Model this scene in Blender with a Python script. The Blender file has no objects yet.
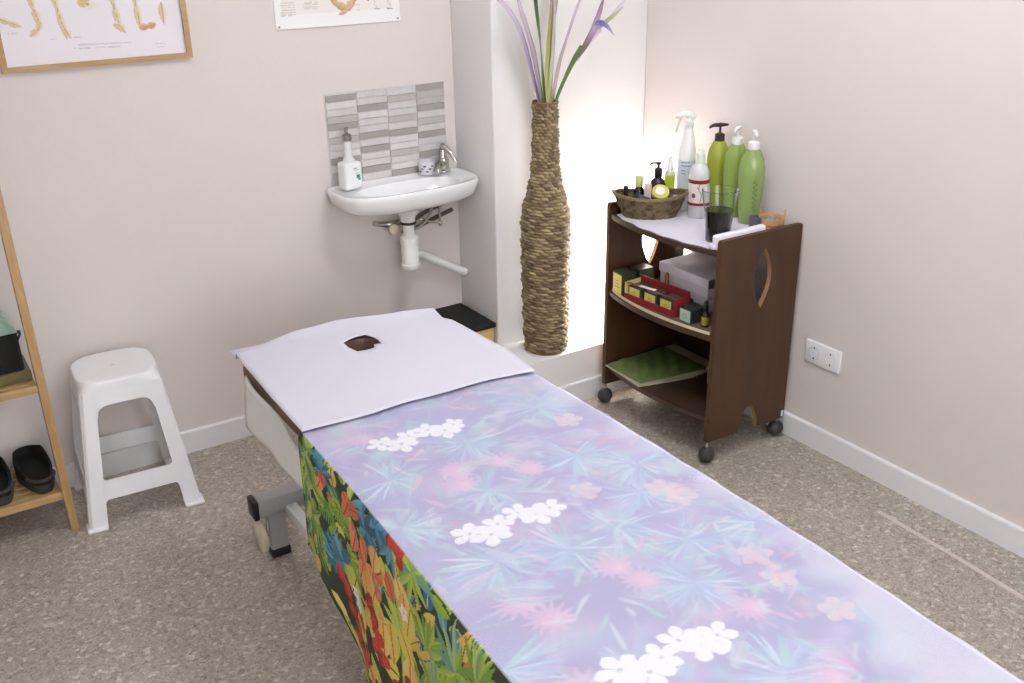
import bpy, bmesh, math, random
import numpy as np
from mathutils import Vector, Matrix
from mathutils.geometry import tessellate_polygon
random.seed(7); rng = np.random.default_rng(7)
sc = bpy.context.scene
COL = sc.collection
PI = math.pi

def lin(c):
    c = c/255.0
    return c/12.92 if c <= .04045 else ((c+.055)/1.055)**2.4
def RGB(r, g, b): return (lin(r), lin(g), lin(b), 1.0)

# ---------------------------------------------------------------- materials
def mat(name, c, rough=.5, metal=0.0, var=.04, nscale=30, bump=0.0, bscale=200, trans=0.0, ior=1.45, sheen=0, alpha=1.0, emit=0.0, coat=0.0):
    m = bpy.data.materials.new(name); m.use_nodes = True
    nt = m.node_tree; b = nt.nodes['Principled BSDF']
    col = RGB(*c)
    tc = nt.nodes.new('ShaderNodeTexCoord')
    n = nt.nodes.new('ShaderNodeTexNoise'); n.inputs['Scale'].default_value = nscale
    nt.links.new(tc.outputs['Object'], n.inputs['Vector'])
    mx = nt.nodes.new('ShaderNodeMix'); mx.data_type = 'RGBA'
    mx.inputs['A'].default_value = tuple(max(0, v*(1-var)) for v in col[:3])+(1,)
    mx.inputs['B'].default_value = tuple(min(1, v*(1+var)) for v in col[:3])+(1,)
    nt.links.new(n.outputs['Fac'], mx.inputs['Factor'])
    nt.links.new(mx.outputs['Result'], b.inputs['Base Color'])
    b.inputs['Roughness'].default_value = rough; b.inputs['Metallic'].default_value = metal
    b.inputs['Transmission Weight'].default_value = trans; b.inputs['IOR'].default_value = ior
    b.inputs['Coat Weight'].default_value = coat
    b.inputs['Alpha'].default_value = alpha
    if sheen: b.inputs['Sheen Weight'].default_value = sheen
    if emit:
        b.inputs['Emission Color'].default_value = col; b.inputs['Emission Strength'].default_value = emit
    if bump:
        n2 = nt.nodes.new('ShaderNodeTexNoise'); n2.inputs['Scale'].default_value = bscale; n2.inputs['Detail'].default_value = 4
        nt.links.new(tc.outputs['Object'], n2.inputs['Vector'])
        bp = nt.nodes.new('ShaderNodeBump'); bp.inputs['Strength'].default_value = bump; bp.inputs['Distance'].default_value = .002
        nt.links.new(n2.outputs['Fac'], bp.inputs['Height']); nt.links.new(bp.outputs['Normal'], b.inputs['Normal'])
    return m

def mat_wood(name, c1, c2, scale=(1, 1, 12), rough=.45, dist=3.0, coat=0):
    m = bpy.data.materials.new(name); m.use_nodes = True
    nt = m.node_tree; b = nt.nodes['Principled BSDF']
    tc = nt.nodes.new('ShaderNodeTexCoord'); mp = nt.nodes.new('ShaderNodeMapping'); mp.inputs['Scale'].default_value = scale
    nt.links.new(tc.outputs['Object'], mp.inputs['Vector'])
    n = nt.nodes.new('ShaderNodeTexNoise'); n.inputs['Scale'].default_value = 6; n.inputs['Detail'].default_value = 6; n.inputs['Distortion'].default_value = dist*.2
    nt.links.new(mp.outputs['Vector'], n.inputs['Vector'])
    r = nt.nodes.new('ShaderNodeValToRGB'); r.color_ramp.elements[0].position = .3; r.color_ramp.elements[1].position = .7
    r.color_ramp.elements[0].color = RGB(*c1); r.color_ramp.elements[1].color = RGB(*c2)
    nt.links.new(n.outputs['Fac'], r.inputs['Fac']); nt.links.new(r.outputs['Color'], b.inputs['Base Color'])
    b.inputs['Roughness'].default_value = rough; b.inputs['Coat Weight'].default_value = coat
    return m

def mat_attr(name, rough=.7, paper=False, bump=.0, bscale=400, sheen=0):
    m = bpy.data.materials.new(name); m.use_nodes = True
    nt = m.node_tree; b = nt.nodes['Principled BSDF']
    a = nt.nodes.new('ShaderNodeVertexColor'); a.layer_name = 'print'
    nt.links.new(a.outputs['Color'], b.inputs['Base Color'])
    b.inputs['Roughness'].default_value = rough
    if bump:
        tc = nt.nodes.new('ShaderNodeTexCoord')
        n2 = nt.nodes.new('ShaderNodeTexNoise'); n2.inputs['Scale'].default_value = bscale
        nt.links.new(tc.outputs['Object'], n2.inputs['Vector'])
        bp = nt.nodes.new('ShaderNodeBump'); bp.inputs['Strength'].default_value = bump; bp.inputs['Distance'].default_value = .001
        nt.links.new(n2.outputs['Fac'], bp.inputs['Height']); nt.links.new(bp.outputs['Normal'], b.inputs['Normal'])
    return m

def mat_wall(name, c):
    m = bpy.data.materials.new(name); m.use_nodes = True
    nt = m.node_tree; b = nt.nodes['Principled BSDF']
    tc = nt.nodes.new('ShaderNodeTexCoord')
    n = nt.nodes.new('ShaderNodeTexNoise'); n.inputs['Scale'].default_value = 2.2; n.inputs['Detail'].default_value = 5
    nt.links.new(tc.outputs['Object'], n.inputs['Vector'])
    mx = nt.nodes.new('ShaderNodeMix'); mx.data_type = 'RGBA'
    col = RGB(*c)
    mx.inputs['A'].default_value = tuple(v*.965 for v in col[:3])+(1,); mx.inputs['B'].default_value = tuple(min(1, v*1.03) for v in col[:3])+(1,)
    nt.links.new(n.outputs['Fac'], mx.inputs['Factor']); nt.links.new(mx.outputs['Result'], b.inputs['Base Color'])
    b.inputs['Roughness'].default_value = .75
    n2 = nt.nodes.new('ShaderNodeTexNoise'); n2.inputs['Scale'].default_value = 45; n2.inputs['Detail'].default_value = 3
    nt.links.new(tc.outputs['Object'], n2.inputs['Vector'])
    bp = nt.nodes.new('ShaderNodeBump'); bp.inputs['Strength'].default_value = .12; bp.inputs['Distance'].default_value = .004
    nt.links.new(n2.outputs['Fac'], bp.inputs['Height']); nt.links.new(bp.outputs['Normal'], b.inputs['Normal'])
    return m

def mat_terrazzo():
    m = bpy.data.materials.new('terrazzo'); m.use_nodes = True
    nt = m.node_tree; b = nt.nodes['Principled BSDF']; L = nt.links.new
    tc = nt.nodes.new('ShaderNodeTexCoord')
    nz = nt.nodes.new('ShaderNodeTexNoise'); nz.inputs['Scale'].default_value = 60
    L(tc.outputs['Object'], nz.inputs['Vector'])
    va = nt.nodes.new('ShaderNodeVectorMath'); va.operation = 'MULTIPLY_ADD'
    va.inputs[1].default_value = (.012, .012, .012)
    L(nz.outputs['Color'], va.inputs[0]); L(tc.outputs['Object'], va.inputs[2])
    cols = []
    for s, stops in ((88, [(0, (140, 131, 119)), (.08, (160, 151, 138)), (.35, (173, 165, 152)), (.74, (182, 175, 163)), (.90, (212, 208, 199)), (.98, (228, 225, 219))]),
                     (210, [(0, (112, 104, 92)), (.10, (150, 141, 128)), (.4, (170, 162, 149)), (.78, (184, 177, 165)), (.94, (208, 203, 193))])):
        v = nt.nodes.new('ShaderNodeTexVoronoi'); v.inputs['Scale'].default_value = s
        L(va.outputs['Vector'], v.inputs['Vector'])
        sp = nt.nodes.new('ShaderNodeSeparateColor'); L(v.outputs['Color'], sp.inputs['Color'])
        r = nt.nodes.new('ShaderNodeValToRGB'); r.color_ramp.interpolation = 'CONSTANT'
        for i, (p, c) in enumerate(stops):
            e = r.color_ramp.elements[i] if i < 2 else r.color_ramp.elements.new(p)
            e.position = p; e.color = RGB(*c)
        L(sp.outputs['Red'], r.inputs['Fac']); cols.append(r)
    mx = nt.nodes.new('ShaderNodeMix'); mx.data_type = 'RGBA'; mx.inputs['Factor'].default_value = .5
    L(cols[0].outputs['Color'], mx.inputs['A']); L(cols[1].outputs['Color'], mx.inputs['B'])
    big = nt.nodes.new('ShaderNodeTexNoise'); big.inputs['Scale'].default_value = 3
    L(tc.outputs['Object'], big.inputs['Vector'])
    mr = nt.nodes.new('ShaderNodeMapRange'); mr.inputs['To Min'].default_value = .9; mr.inputs['To Max'].default_value = 1.1
    L(big.outputs['Fac'], mr.inputs['Value'])
    mu = nt.nodes.new('ShaderNodeMix'); mu.data_type = 'RGBA'; mu.blend_type = 'MULTIPLY'; mu.inputs['Factor'].default_value = 1
    L(mx.outputs['Result'], mu.inputs['A']); L(mr.outputs['Result'], mu.inputs['B'])
    L(mu.outputs['Result'], b.inputs['Base Color'])
    b.inputs['Roughness'].default_value = .38
    return m

def mat_paper(name, opacity, c=(238, 236, 246)):
    m = bpy.data.materials.new(name); m.use_nodes = True
    nt = m.node_tree; nt.nodes.clear(); L = nt.links.new
    out = nt.nodes.new('ShaderNodeOutputMaterial')
    d = nt.nodes.new('ShaderNodeBsdfDiffuse'); d.inputs['Color'].default_value = RGB(*c)
    t = nt.nodes.new('ShaderNodeBsdfTranslucent'); t.inputs['Color'].default_value = RGB(*c)
    tr = nt.nodes.new('ShaderNodeBsdfTransparent')
    tc = nt.nodes.new('ShaderNodeTexCoord')
    n = nt.nodes.new('ShaderNodeTexNoise'); n.inputs['Scale'].default_value = 500
    L(tc.outputs['Object'], n.inputs['Vector'])
    bp = nt.nodes.new('ShaderNodeBump'); bp.inputs['Strength'].default_value = .15; bp.inputs['Distance'].default_value = .0005
    L(n.outputs['Fac'], bp.inputs['Height']); L(bp.outputs['Normal'], d.inputs['Normal'])
    m1 = nt.nodes.new('ShaderNodeMixShader'); m1.inputs['Fac'].default_value = .12
    L(d.outputs[0], m1.inputs[1]); L(t.outputs[0], m1.inputs[2])
    m2 = nt.nodes.new('ShaderNodeMixShader'); m2.inputs['Fac'].default_value = opacity
    L(tr.outputs[0], m2.inputs[1]); L(m1.outputs[0], m2.inputs[2]); L(m2.outputs[0], out.inputs['Surface'])
    return m

# ---------------------------------------------------------------- mesh helpers
def merge(dst, src):
    me = bpy.data.meshes.new('tmp'); src.to_mesh(me); dst.from_mesh(me); bpy.data.meshes.remove(me); src.free()
def box(bm, c, s, bev=0.0, seg=2, rz=0, rx=0, ry=0, mi=0, taper=1.0):
    b = bmesh.new(); bmesh.ops.create_cube(b, size=1)
    for v in b.verts:
        k = taper if v.co.z > 0 else 1
        v.co = Vector((v.co.x*s[0]*k, v.co.y*s[1]*k, v.co.z*s[2]))
    if bev: bmesh.ops.bevel(b, geom=b.edges[:]+b.verts[:], offset=bev, segments=seg, affect='EDGES', profile=.5)
    M = Matrix.Translation(c) @ Matrix.Rotation(rz, 4, 'Z') @ Matrix.Rotation(ry, 4, 'Y') @ Matrix.Rotation(rx, 4, 'X')
    bmesh.ops.transform(b, matrix=M, verts=b.verts)
    for f in b.faces: f.material_index = mi
    merge(bm, b)
def rbox(bm, c, s, rad, seg=5, **k): box(bm, c, s, bev=rad, seg=seg, **k)
def lathe(bm, prof, c=(0, 0, 0), seg=32, sx=1, sy=1, M=None, mi=0, cap=True):
    b = bmesh.new(); rings = []
    for r, z in prof:
        if r < 1e-5: rings.append([b.verts.new((0, 0, z))])
        else: rings.append([b.verts.new((r*math.cos(2*PI*i/seg)*sx, r*math.sin(2*PI*i/seg)*sy, z)) for i in range(seg)])
    for A, B in zip(rings, rings[1:]):
        for i in range(seg):
            j = (i+1) % seg
            if len(A) == 1 and len(B) == 1: continue
            if len(A) == 1: b.faces.new((A[0], B[j], B[i])) if False else b.faces.new((A[0], B[i], B[j]))
            elif len(B) == 1: b.faces.new((A[i], A[j], B[0]))
            else: b.faces.new((A[i], A[j], B[j], B[i]))
    if cap:
        for Rr in (rings[0], rings[-1]):
            if len(Rr) > 2: b.faces.new(Rr)
    for f in b.faces: f.material_index = mi
    bmesh.ops.recalc_face_normals(b, faces=b.faces)
    MM = Matrix.Translation(c)
    if M is not None: MM = MM @ M
    bmesh.ops.transform(b, matrix=MM, verts=b.verts)
    merge(bm, b)
def smooth_path(pts, n=6):
    P = [Vector(p) for p in pts]; out = []
    for i in range(len(P)-1):
        p0 = P[max(i-1, 0)]; p1 = P[i]; p2 = P[i+1]; p3 = P[min(i+2, len(P)-1)]
        for k in range(n):
            t = k/n
            out.append(.5*((2*p1)+(-p0+p2)*t+(2*p0-5*p1+4*p2-p3)*t*t+(-p0+3*p1-3*p2+p3)*t**3))
    out.append(P[-1]); return out
def tube(bm, pts, r, seg=12, mi=0, smooth=0):
    P = smooth_path(pts, smooth) if smooth else [Vector(p) for p in pts]
    rs = r if isinstance(r, (list, tuple)) else [r]*len(P)
    if len(rs) != len(P): rs = [float(np.interp(i/(len(P)-1), np.linspace(0, 1, len(rs)), rs)) for i in range(len(P))]
    b = bmesh.new(); rings = []; up = Vector((0, 0, 1))
    for i, p in enumerate(P):
        d = (P[min(i+1, len(P)-1)]-P[max(i-1, 0)]).normalized()
        if abs(d.dot(up)) > .95: up = Vector((1, 0, 0))
        x = d.cross(up).normalized(); y = x.cross(d).normalized(); up = y
        rings.append([b.verts.new(p+rs[i]*(math.cos(2*PI*k/seg)*x+math.sin(2*PI*k/seg)*y)) for k in range(seg)])
    for A, B in zip(rings, rings[1:]):
        for k in range(seg): b.faces.new((A[k], A[(k+1) % seg], B[(k+1) % seg], B[k]))
    b.faces.new(rings[0]); b.faces.new(rings[-1])
    for f in b.faces: f.material_index = mi
    bmesh.ops.recalc_face_normals(b, faces=b.faces); merge(bm, b)
def prism(bm, outer, holes, t, M, mi=0):
    """polygon (2D) with holes extruded from 0 to t along local z, then placed by M"""
    loops = [outer]+list(holes)
    polys = [[Vector((x, y, 0)) for x, y in l] for l in loops]
    tris = tessellate_polygon(polys); flat = [p for l in polys for p in l]
    b = bmesh.new()
    A = [b.verts.new(p) for p in flat]; B = [b.verts.new(p+Vector((0, 0, t))) for p in flat]
    for a, c, d in tris: b.faces.new((A[a], A[c], A[d])); b.faces.new((B[d], B[c], B[a]))
    k = 0
    for l in polys:
        n = len(l)
        for i in range(n): b.faces.new((A[k+i], A[k+(i+1) % n], B[k+(i+1) % n], B[k+i]))
        k += n
    bmesh.ops.recalc_face_normals(b, faces=b.faces)
    bmesh.ops.transform(b, matrix=M, verts=b.verts)
    for f in b.faces: f.material_index = mi
    merge(bm, b)
def loops_mesh(bm, loops, close=(True, True)):
    b = bmesh.new(); R = [[b.verts.new(p) for p in l] for l in loops]; n = len(R[0])
    for A, B in zip(R, R[1:]):
        for i in range(n): b.faces.new((A[i], A[(i+1) % n], B[(i+1) % n], B[i]))
    if close[0]: b.faces.new(R[0])
    if close[1]: b.faces.new(R[-1])
    bmesh.ops.recalc_face_normals(b, faces=b.faces); merge(bm, b)

def obj(name, bm, m, parent=None, smooth=True, ang=35, label=None, local=True):
    me = bpy.data.meshes.new(name)
    if isinstance(bm, bmesh.types.BMesh):
        if parent is not None and local:
            bmesh.ops.transform(bm, matrix=world(parent).inverted(), verts=bm.verts)
        bm.to_mesh(me); bm.free()
    o = bpy.data.objects.new(name, me); COL.objects.link(o)
    for mm in (m if isinstance(m, (list, tuple)) else [m]): me.materials.append(mm)
    if smooth:
        me.shade_smooth()
        if ang: me.set_sharp_from_angle(angle=math.radians(ang))
    if parent is not None: o.parent = parent
    if label: o['label'] = label
    return o
def world(o):
    M = o.matrix_basis.copy()
    while o.parent is not None:
        o = o.parent; M = o.matrix_basis @ M
    return M
def tag(o, label, cat, group=None, kind=None):
    o['label'] = label; o['category'] = cat
    if group: o['group'] = group
    if kind: o['kind'] = kind
    return o
def thing(name, label, cat, loc, group=None, rz=0):
    o = bpy.data.objects.new(name, None); COL.objects.link(o)
    o.location = loc; o.rotation_euler = (0, 0, rz); o.empty_display_size = .05
    return tag(o, label, cat, group)
def struct(name, bm, m, parent=None, smooth=False):
    o = obj(name, bm, m, parent, smooth)
    if parent is None: o['kind'] = 'structure'
    return o
BM = bmesh.new

def print_grid(name, P, C, m, parent=None, flip=False, smooth=True):
    """P (n,m,3) points, C (n,m,3) linear colours -> mesh with colour attribute 'print'"""
    n, k = P.shape[:2]
    if parent is not None:
        Mi = np.array(world(parent).inverted()); P = P @ Mi[:3, :3].T + Mi[:3, 3]
    me = bpy.data.meshes.new(name)
    idx = np.arange(n*k).reshape(n, k)
    q = np.stack([idx[:-1, :-1], idx[1:, :-1], idx[1:, 1:], idx[:-1, 1:]], -1).reshape(-1, 4)
    if flip: q = q[:, ::-1]
    me.vertices.add(n*k); me.vertices.foreach_set('co', P.reshape(-1).astype(np.float32))
    me.loops.add(q.size); me.loops.foreach_set('vertex_index', q.reshape(-1).astype(np.int32))
    me.polygons.add(len(q)); me.polygons.foreach_set('loop_start', np.arange(0, q.size, 4, dtype=np.int32))
    me.update(calc_edges=True)
    a = me.color_attributes.new('print', 'FLOAT_COLOR', 'POINT')
    cc = np.concatenate([C, np.ones((n, k, 1))], -1).reshape(-1)
    a.data.foreach_set('color', cc.astype(np.float32))
    me.materials.append(m)
    if smooth: me.shade_smooth()
    o = bpy.data.objects.new(name, me); COL.objects.link(o)
    if parent is not None: o.parent = parent
    return o

# ---------------------------------------------------------------- 2D painter (fabric and poster prints)
LC = lambda c: np.array([lin(v) for v in c])
class Canvas:
    def __init__(s, u0, u1, v0, v1, step, base):
        s.u = np.arange(u0, u1+1e-9, step); s.v = np.arange(v0, v1+1e-9, step)
        s.V, s.U = np.meshgrid(s.v, s.u, indexing='ij')
        s.C = np.ones(s.U.shape+(3,))*LC(base)
    def win(s, cu, cv, r):
        a = np.searchsorted(s.u, [cu-r, cu+r]); b = np.searchsorted(s.v, [cv-r, cv+r])
        return slice(b[0], b[1]), slice(a[0], a[1])
    def put(s, w, mask, col, al=1.0):
        m = (mask*al)[..., None]; s.C[w] = s.C[w]*(1-m)+col*m
    def leaf(s, cu, cv, ang, L, W, c, c2=None, al=1.0, comb=0, vein=None, bend=0, ob=.8):
        w = s.win(cu, cv, L*1.05)
        if s.U[w].size == 0: return
        du, dv = s.U[w]-cu, s.V[w]-cv
        a = du*math.cos(ang)+dv*math.sin(ang); b = -du*math.sin(ang)+dv*math.cos(ang)
        t = np.clip(a/L, 0, 1); b = b-bend*L*t*t
        hw = W*np.sin(PI*np.clip(t, 0, 1)**ob)**(.8 if ob < 1 else .65)
        m = ((np.abs(b) < hw) & (a > 0) & (a < L)).astype(float)
        if comb: m *= (np.sin((a-np.abs(b)*.9)*2*PI*comb) > -.35) | (np.abs(b) < W*.12)
        col = np.ones(du.shape+(3,))*LC(c)
        if c2 is not None:
            k = np.clip(.5+.5*b/np.maximum(hw, 1e-4), 0, 1)[..., None]; col = col*(1-k)+LC(c2)*k
        if vein is not None:
            mv = (np.abs(b) < W*.08)[..., None]; col = np.where(mv, LC(vein), col)
        s.put(w, m, col, al)
    def fan(s, cu, cv, a0, a1, n, L, W, cols, al=1.0):
        for i in range(n):
            a = a0+(a1-a0)*(i+.5)/n+random.uniform(-.06, .06)
            s.leaf(cu, cv, a, L*random.uniform(.7, 1.15), W, random.choice(cols), random.choice(cols), al=al, bend=random.uniform(-.15, .15))
    def flower(s, cu, cv, r, c, c2=None, n=5, a0=0, centre=None, wid=.36, al=1, ob=.8):
        for i in range(n):
            s.leaf(cu, cv, a0+2*PI*i/n, r, r*wid, c, c2, al=al, ob=ob)
        if centre is not None: s.disc(cu, cv, r*.13, centre, al*.6)
    def disc(s, cu, cv, r, c, al=1, ry=None):
        w = s.win(cu, cv, max(r, ry or 0)*1.1); d = ((s.U[w]-cu)/r)**2+((s.V[w]-cv)/(ry or r))**2
        s.put(w, np.clip((1-d)*4, 0, 1), LC(c), al)
    def cloud(s, cu, cv, r, c, al=.8, ry=None):
        w = s.win(cu, cv, max(r, ry or 0)*1.6); d = ((s.U[w]-cu)/r)**2+((s.V[w]-cv)/(ry or r))**2
        s.put(w, np.exp(-d*1.5), LC(c), al)

# ================================================================ MATERIALS
M_wall = mat_wall('plaster_pinkish', (221, 213, 209))
M_wall_lit = mat_wall('plaster_lit', (234, 232, 231))  # whiter plaster: stronger light on pillar and ledge put into the colour
M_ceil = mat_wall('ceiling_paint', (240, 240, 238))
M_floor = mat_terrazzo()
M_base = mat('baseboard_paint', (232, 231, 233), .35, var=.02)
M_ceramic = mat('white_ceramic', (242, 242, 243), .12, var=.01, coat=.4)
M_plastic = mat('white_plastic', (238, 237, 240), .38, var=.015, bump=.05, bscale=300)
M_pvc = mat('white_pvc', (236, 235, 232), .35, var=.02)
M_chrome = mat('chrome', (200, 198, 192), .22, 1.0, var=.03)
M_black = mat('black_plastic', (30, 29, 30), .4, var=.1)
M_rubber = mat('dark_rubber', (56, 54, 52), .55, var=.1)
M_blackcloth = mat('black_cloth', (27, 28, 27), .9, var=.2, bump=.3, bscale=600)
M_bamboo = mat_wood('bamboo', (170, 138, 90), (192, 160, 112), (14, 14, 1.5), .45)
M_bambooL = mat_wood('bamboo_lengthwise', (170, 138, 90), (192, 160, 112), (1.5, 14, 14), .45)
M_pine = mat_wood('pine', (212, 180, 112), (228, 200, 138), (1.5, 10, 10), .5)
M_walnut = mat_wood('walnut_laminate', (64, 40, 20), (76, 49, 27), (3, 3, .6), .5)
M_walnut2 = mat_wood('walnut_shelf', (58, 42, 32), (70, 52, 40), (3, .6, 3), .42)
M_edge = mat_wood('raw_edge', (150, 112, 76), (172, 134, 92), (8, 8, 1), .6)
M_brown = mat('brown_leatherette', (112, 88, 70), .5, var=.06, bump=.2, bscale=500)
M_grey_metal = mat('grey_painted_metal', (172, 173, 176), .35, 0.2, var=.02)
M_white_metal = mat('white_painted_metal', (226, 228, 226), .3, 0.0, var=.02)
M_cream = mat('cream_rubber', (206, 198, 180), .5)
M_terry = mat('white_terry', (229, 231, 228), .95, var=.03, bump=.6, bscale=500, sheen=.3)
M_papertowel = mat('white_tissue', (236, 234, 241), .9, var=.015, bump=.3, bscale=300)
M_sheet = mat_paper('head_paper', 0.97, (219, 217, 227))
M_overlay = mat_paper('thin_bed_paper', 0.235, (219, 218, 224))
M_print = mat_attr('tropical_print', .8, bump=.2, bscale=700)
M_poster = mat_attr('poster_print', .5)
M_weave = mat_attr('seagrass_weave', .75, bump=.5, bscale=300)

# ================================================================ ROOM
W = .719; PD = .283; LF = .495; LH = .223; CH = 2.6; XL = -2.9; YB = -4.7
b = BM(); box(b, ((XL+W)/2, YB/2, -.05), (W-XL+.4, -YB+.4, .1)); struct('floor', b, M_floor)
b = BM(); box(b, ((XL+W)/2, YB/2, CH+.05), (W-XL+.4, -YB+.4, .1)); struct('ceiling', b, M_ceil)
b = BM(); box(b, ((XL+W)/2, .06, CH/2), (W-XL+.24, .12, CH)); struct('wall_back', b, M_wall)
b = BM(); box(b, (W+.06, YB/2, CH/2), (.12, -YB, CH)); struct('wall_right', b, M_wall)
b = BM(); box(b, (XL-.06, YB/2, CH/2), (.12, -YB, CH)); struct('wall_left', b, M_wall)
b = BM(); box(b, (W/2, -PD/2, CH/2), (W, PD, CH), bev=.006, seg=3); struct('wall_pillar', b, M_wall_lit, smooth=True)
b = BM(); box(b, (W/2, -(PD+LF)/2, LH/2), (W, LF-PD, LH), bev=.004, seg=2); struct('trim_1', b, M_wall_lit, smooth=True)
# wall behind the camera with a tall window opening
WX0, WX1, WZ0, WZ1 = -2.3, -.5, .9, 2.3
b = BM()
prism(b, [(XL, 0), (W, 0), (W, CH), (XL, CH)], [[(WX0, WZ0), (WX1, WZ0), (WX1, WZ1), (WX0, WZ1)]], .12,
      Matrix.Translation((0, YB, 0)) @ Matrix.Rotation(PI/2, 4, 'X'))
struct('wall_front', b, M_wall)
wf = struct('window_1', BM(), M_white_metal)
bpy.data.objects.remove(wf)
b = BM()
for x in (WX0+.03, (WX0+WX1)/2, WX1-.03): box(b, (x, YB-.06, (WZ0+WZ1)/2), (.06, .06, WZ1-WZ0), bev=.005)
for z in (WZ0+.03, WZ1-.03): box(b, ((WX0+WX1)/2, YB-.06, z), (WX1-WX0, .058, .06), bev=.005)
wf = struct('window_1', b, M_white_metal, smooth=True)
b = BM(); box(b, ((WX0+WX1)/2, YB-.06, (WZ0+WZ1)/2), (WX1-WX0-.1, .006, WZ1-WZ0-.1))
mg = bpy.data.materials.new('window_glass'); mg.use_nodes = True; _n = mg.node_tree; _n.nodes.clear()
_o = _n.nodes.new('ShaderNodeOutputMaterial'); _t = _n.nodes.new('ShaderNodeBsdfTransparent'); _g = _n.nodes.new('ShaderNodeBsdfGlossy'); _g.inputs['Roughness'].default_value = .02
_m = _n.nodes.new('ShaderNodeMixShader'); _m.inputs['Fac'].default_value = .06
_n.links.new(_t.outputs[0], _m.inputs[1]); _n.links.new(_g.outputs[0], _m.inputs[2]); _n.links.new(_m.outputs[0], _o.inputs['Surface'])
obj('glass_pane', b, mg, wf)
# baseboards
def baseboard(name, p0, p1, n, h=.088, t=.013):
    p0 = Vector(p0); p1 = Vector(p1); n = Vector(n); L = (p1-p0).length; d = (p1-p0).normalized()
    prof = [(0, 0), (t, 0), (t, h-.006), (t-.002, h-.002), (t-.006, h), (0, h)]
    M = Matrix(((n.x, 0, d.x, p0.x), (n.y, 0, d.y, p0.y), (0, 1, 0, 0), (0, 0, 0, 1)))
    b = BM(); prism(b, prof, [], L, M); return struct(name, b, M_base)
baseboard('baseboard_back', (XL, 0, 0), (0, 0, 0), (0, -1, 0))
baseboard('baseboard_right', (W, YB, 0), (W, -LF, 0), (-1, 0, 0))
baseboard('baseboard_pillar', (0, -LF, 0), (W-.013, -LF, 0), (0, -1, 0))
baseboard('baseboard_left', (XL, YB, 0), (XL, -.013, 0), (1, 0, 0))

# ceiling lamps
def ceiling_lamp(x, y, lab, e):
    t = thing('ceiling_lamp', lab, 'ceiling lamp', (x, y, CH))
    b = BM(); prism(b, [(-.31, -.31), (.31, -.31), (.31, .31), (-.31, .31)], [[(-.285, -.285), (.285, -.285), (.285, .285), (-.285, .285)]], .03, Matrix.Translation((x, y, CH-.03)))
    obj('lamp_frame', b, M_white_metal, t, smooth=False)
    b = BM(); box(b, (x, y, CH-.012), (.568, .568, .012))
    obj('diffuser', b, mat('lamp_diffuser', (248, 249, 255), .5, emit=e, var=0), t, smooth=False)
E1, E2 = 11.0, 8.0
ceiling_lamp(-.35, -1.55, 'square white ceiling panel lamp above the massage bed', E1)
ceiling_lamp(-1.5, -3.5, 'square white ceiling panel lamp nearest the window', E2)

# ================================================================ MASSAGE BED
BX0, BX1, BZ = -1.235, -.622, .712
bed = thing('massage_bed', 'brown padded massage bed on a grey and white wheeled metal base', 'massage bed', (-.93, -2.0, 0))
b = BM(); rbox(b, ((BX0+BX1)/2, -2.3, BZ-.04), (BX1-BX0-.004, 1.79, .08), .022); obj('mattress', b, M_brown, bed)
# headrest cushion with face hole
HC = (-.912, -1.032)
def dome(x, y): return .012*max(0, 1-((x+.93)/.31)**2)*max(0, 1-((y+1.1)/.35)**2)
def hole_ring(rx, ry, n=72, ph=0):
    out = []
    for i in range(n):
        a = 2*PI*i/n
        out.append((HC[0]+rx*math.cos(a), HC[1]+ry*math.sin(a)))
    return out
def rect_ray(a, x0, x1, y0, y1, rad):
    # point on a rounded rectangle in direction a from the hole centre
    cx, cy = HC; dx, dy = math.cos(a), math.sin(a)
    lo, hi = 0, 2
    def inside(t):
        x, y = cx+dx*t, cy+dy*t
        if not (x0 < x < x1 and y0 < y < y1): return False
        qx = max(x0+rad-x, x-(x1-rad), 0); qy = max(y0+rad-y, y-(y1-rad), 0)
        return qx*qx+qy*qy <= rad*rad
    for _ in range(40):
        m = (lo+hi)/2
        if inside(m): lo = m
        else: hi = m
    return cx+dx*lo, cy+dy*lo
N = 96; loops = []
def headloop(k, z, ins=0):
    L = []
    for i in range(N):
        a = 2*PI*i/N
        hx, hy = HC[0]+.058*math.cos(a), HC[1]+.052*math.sin(a)
        ox, oy = rect_ray(a, -1.215+ins, -.635-ins, -1.380+ins, -.87-ins, .05)
        x, y = hx+(ox-hx)*k, hy+(oy-hy)*k
        L.append((x, y, z+(dome(x, y) if z > .69 else 0)))
    return L
loops = [headloop(0, .65), headloop(0, .70), headloop(.04, .712), headloop(.3, .714), headloop(.6, .714), headloop(.9, .713), headloop(1, .704, .004), headloop(1, .69), headloop(1, .66), headloop(1, .648, .006), headloop(.5, .648), headloop(0, .65)]
b = BM(); loops_mesh(b, loops, (False, False)); bmesh.ops.remove_doubles(b, verts=b.verts, dist=1e-5)
hr = obj('headrest', b, M_brown, bed)
b = BM()
box(b, (-1.17, -1.10, .635), (.03, .5, .025), bev=.004); box(b, (-.68, -1.10, .635), (.03, .5, .025), bev=.004)
box(b, (-.925, -1.33, .635), (.5, .03, .024), bev=.004)
obj('headrest_frame', b, M_white_metal, bed)
b = BM()
for x in (BX0+.05, BX1-.05): box(b, (x, -2.3, .607), (.04, 1.7, .045), bev=.005)
for y in (-1.5, -2.3, -3.1): box(b, ((BX0+BX1)/2, y, .607), (.5, .04, .044), bev=.005)
obj('frame', b, M_white_metal, bed)
for x in (-1.10, -.75):
    b = BM(); box(b, (x, -1.95, .155), (.035, 2.32, .04), bev=.005); obj('base_rail', b, M_white_metal, bed)
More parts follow.
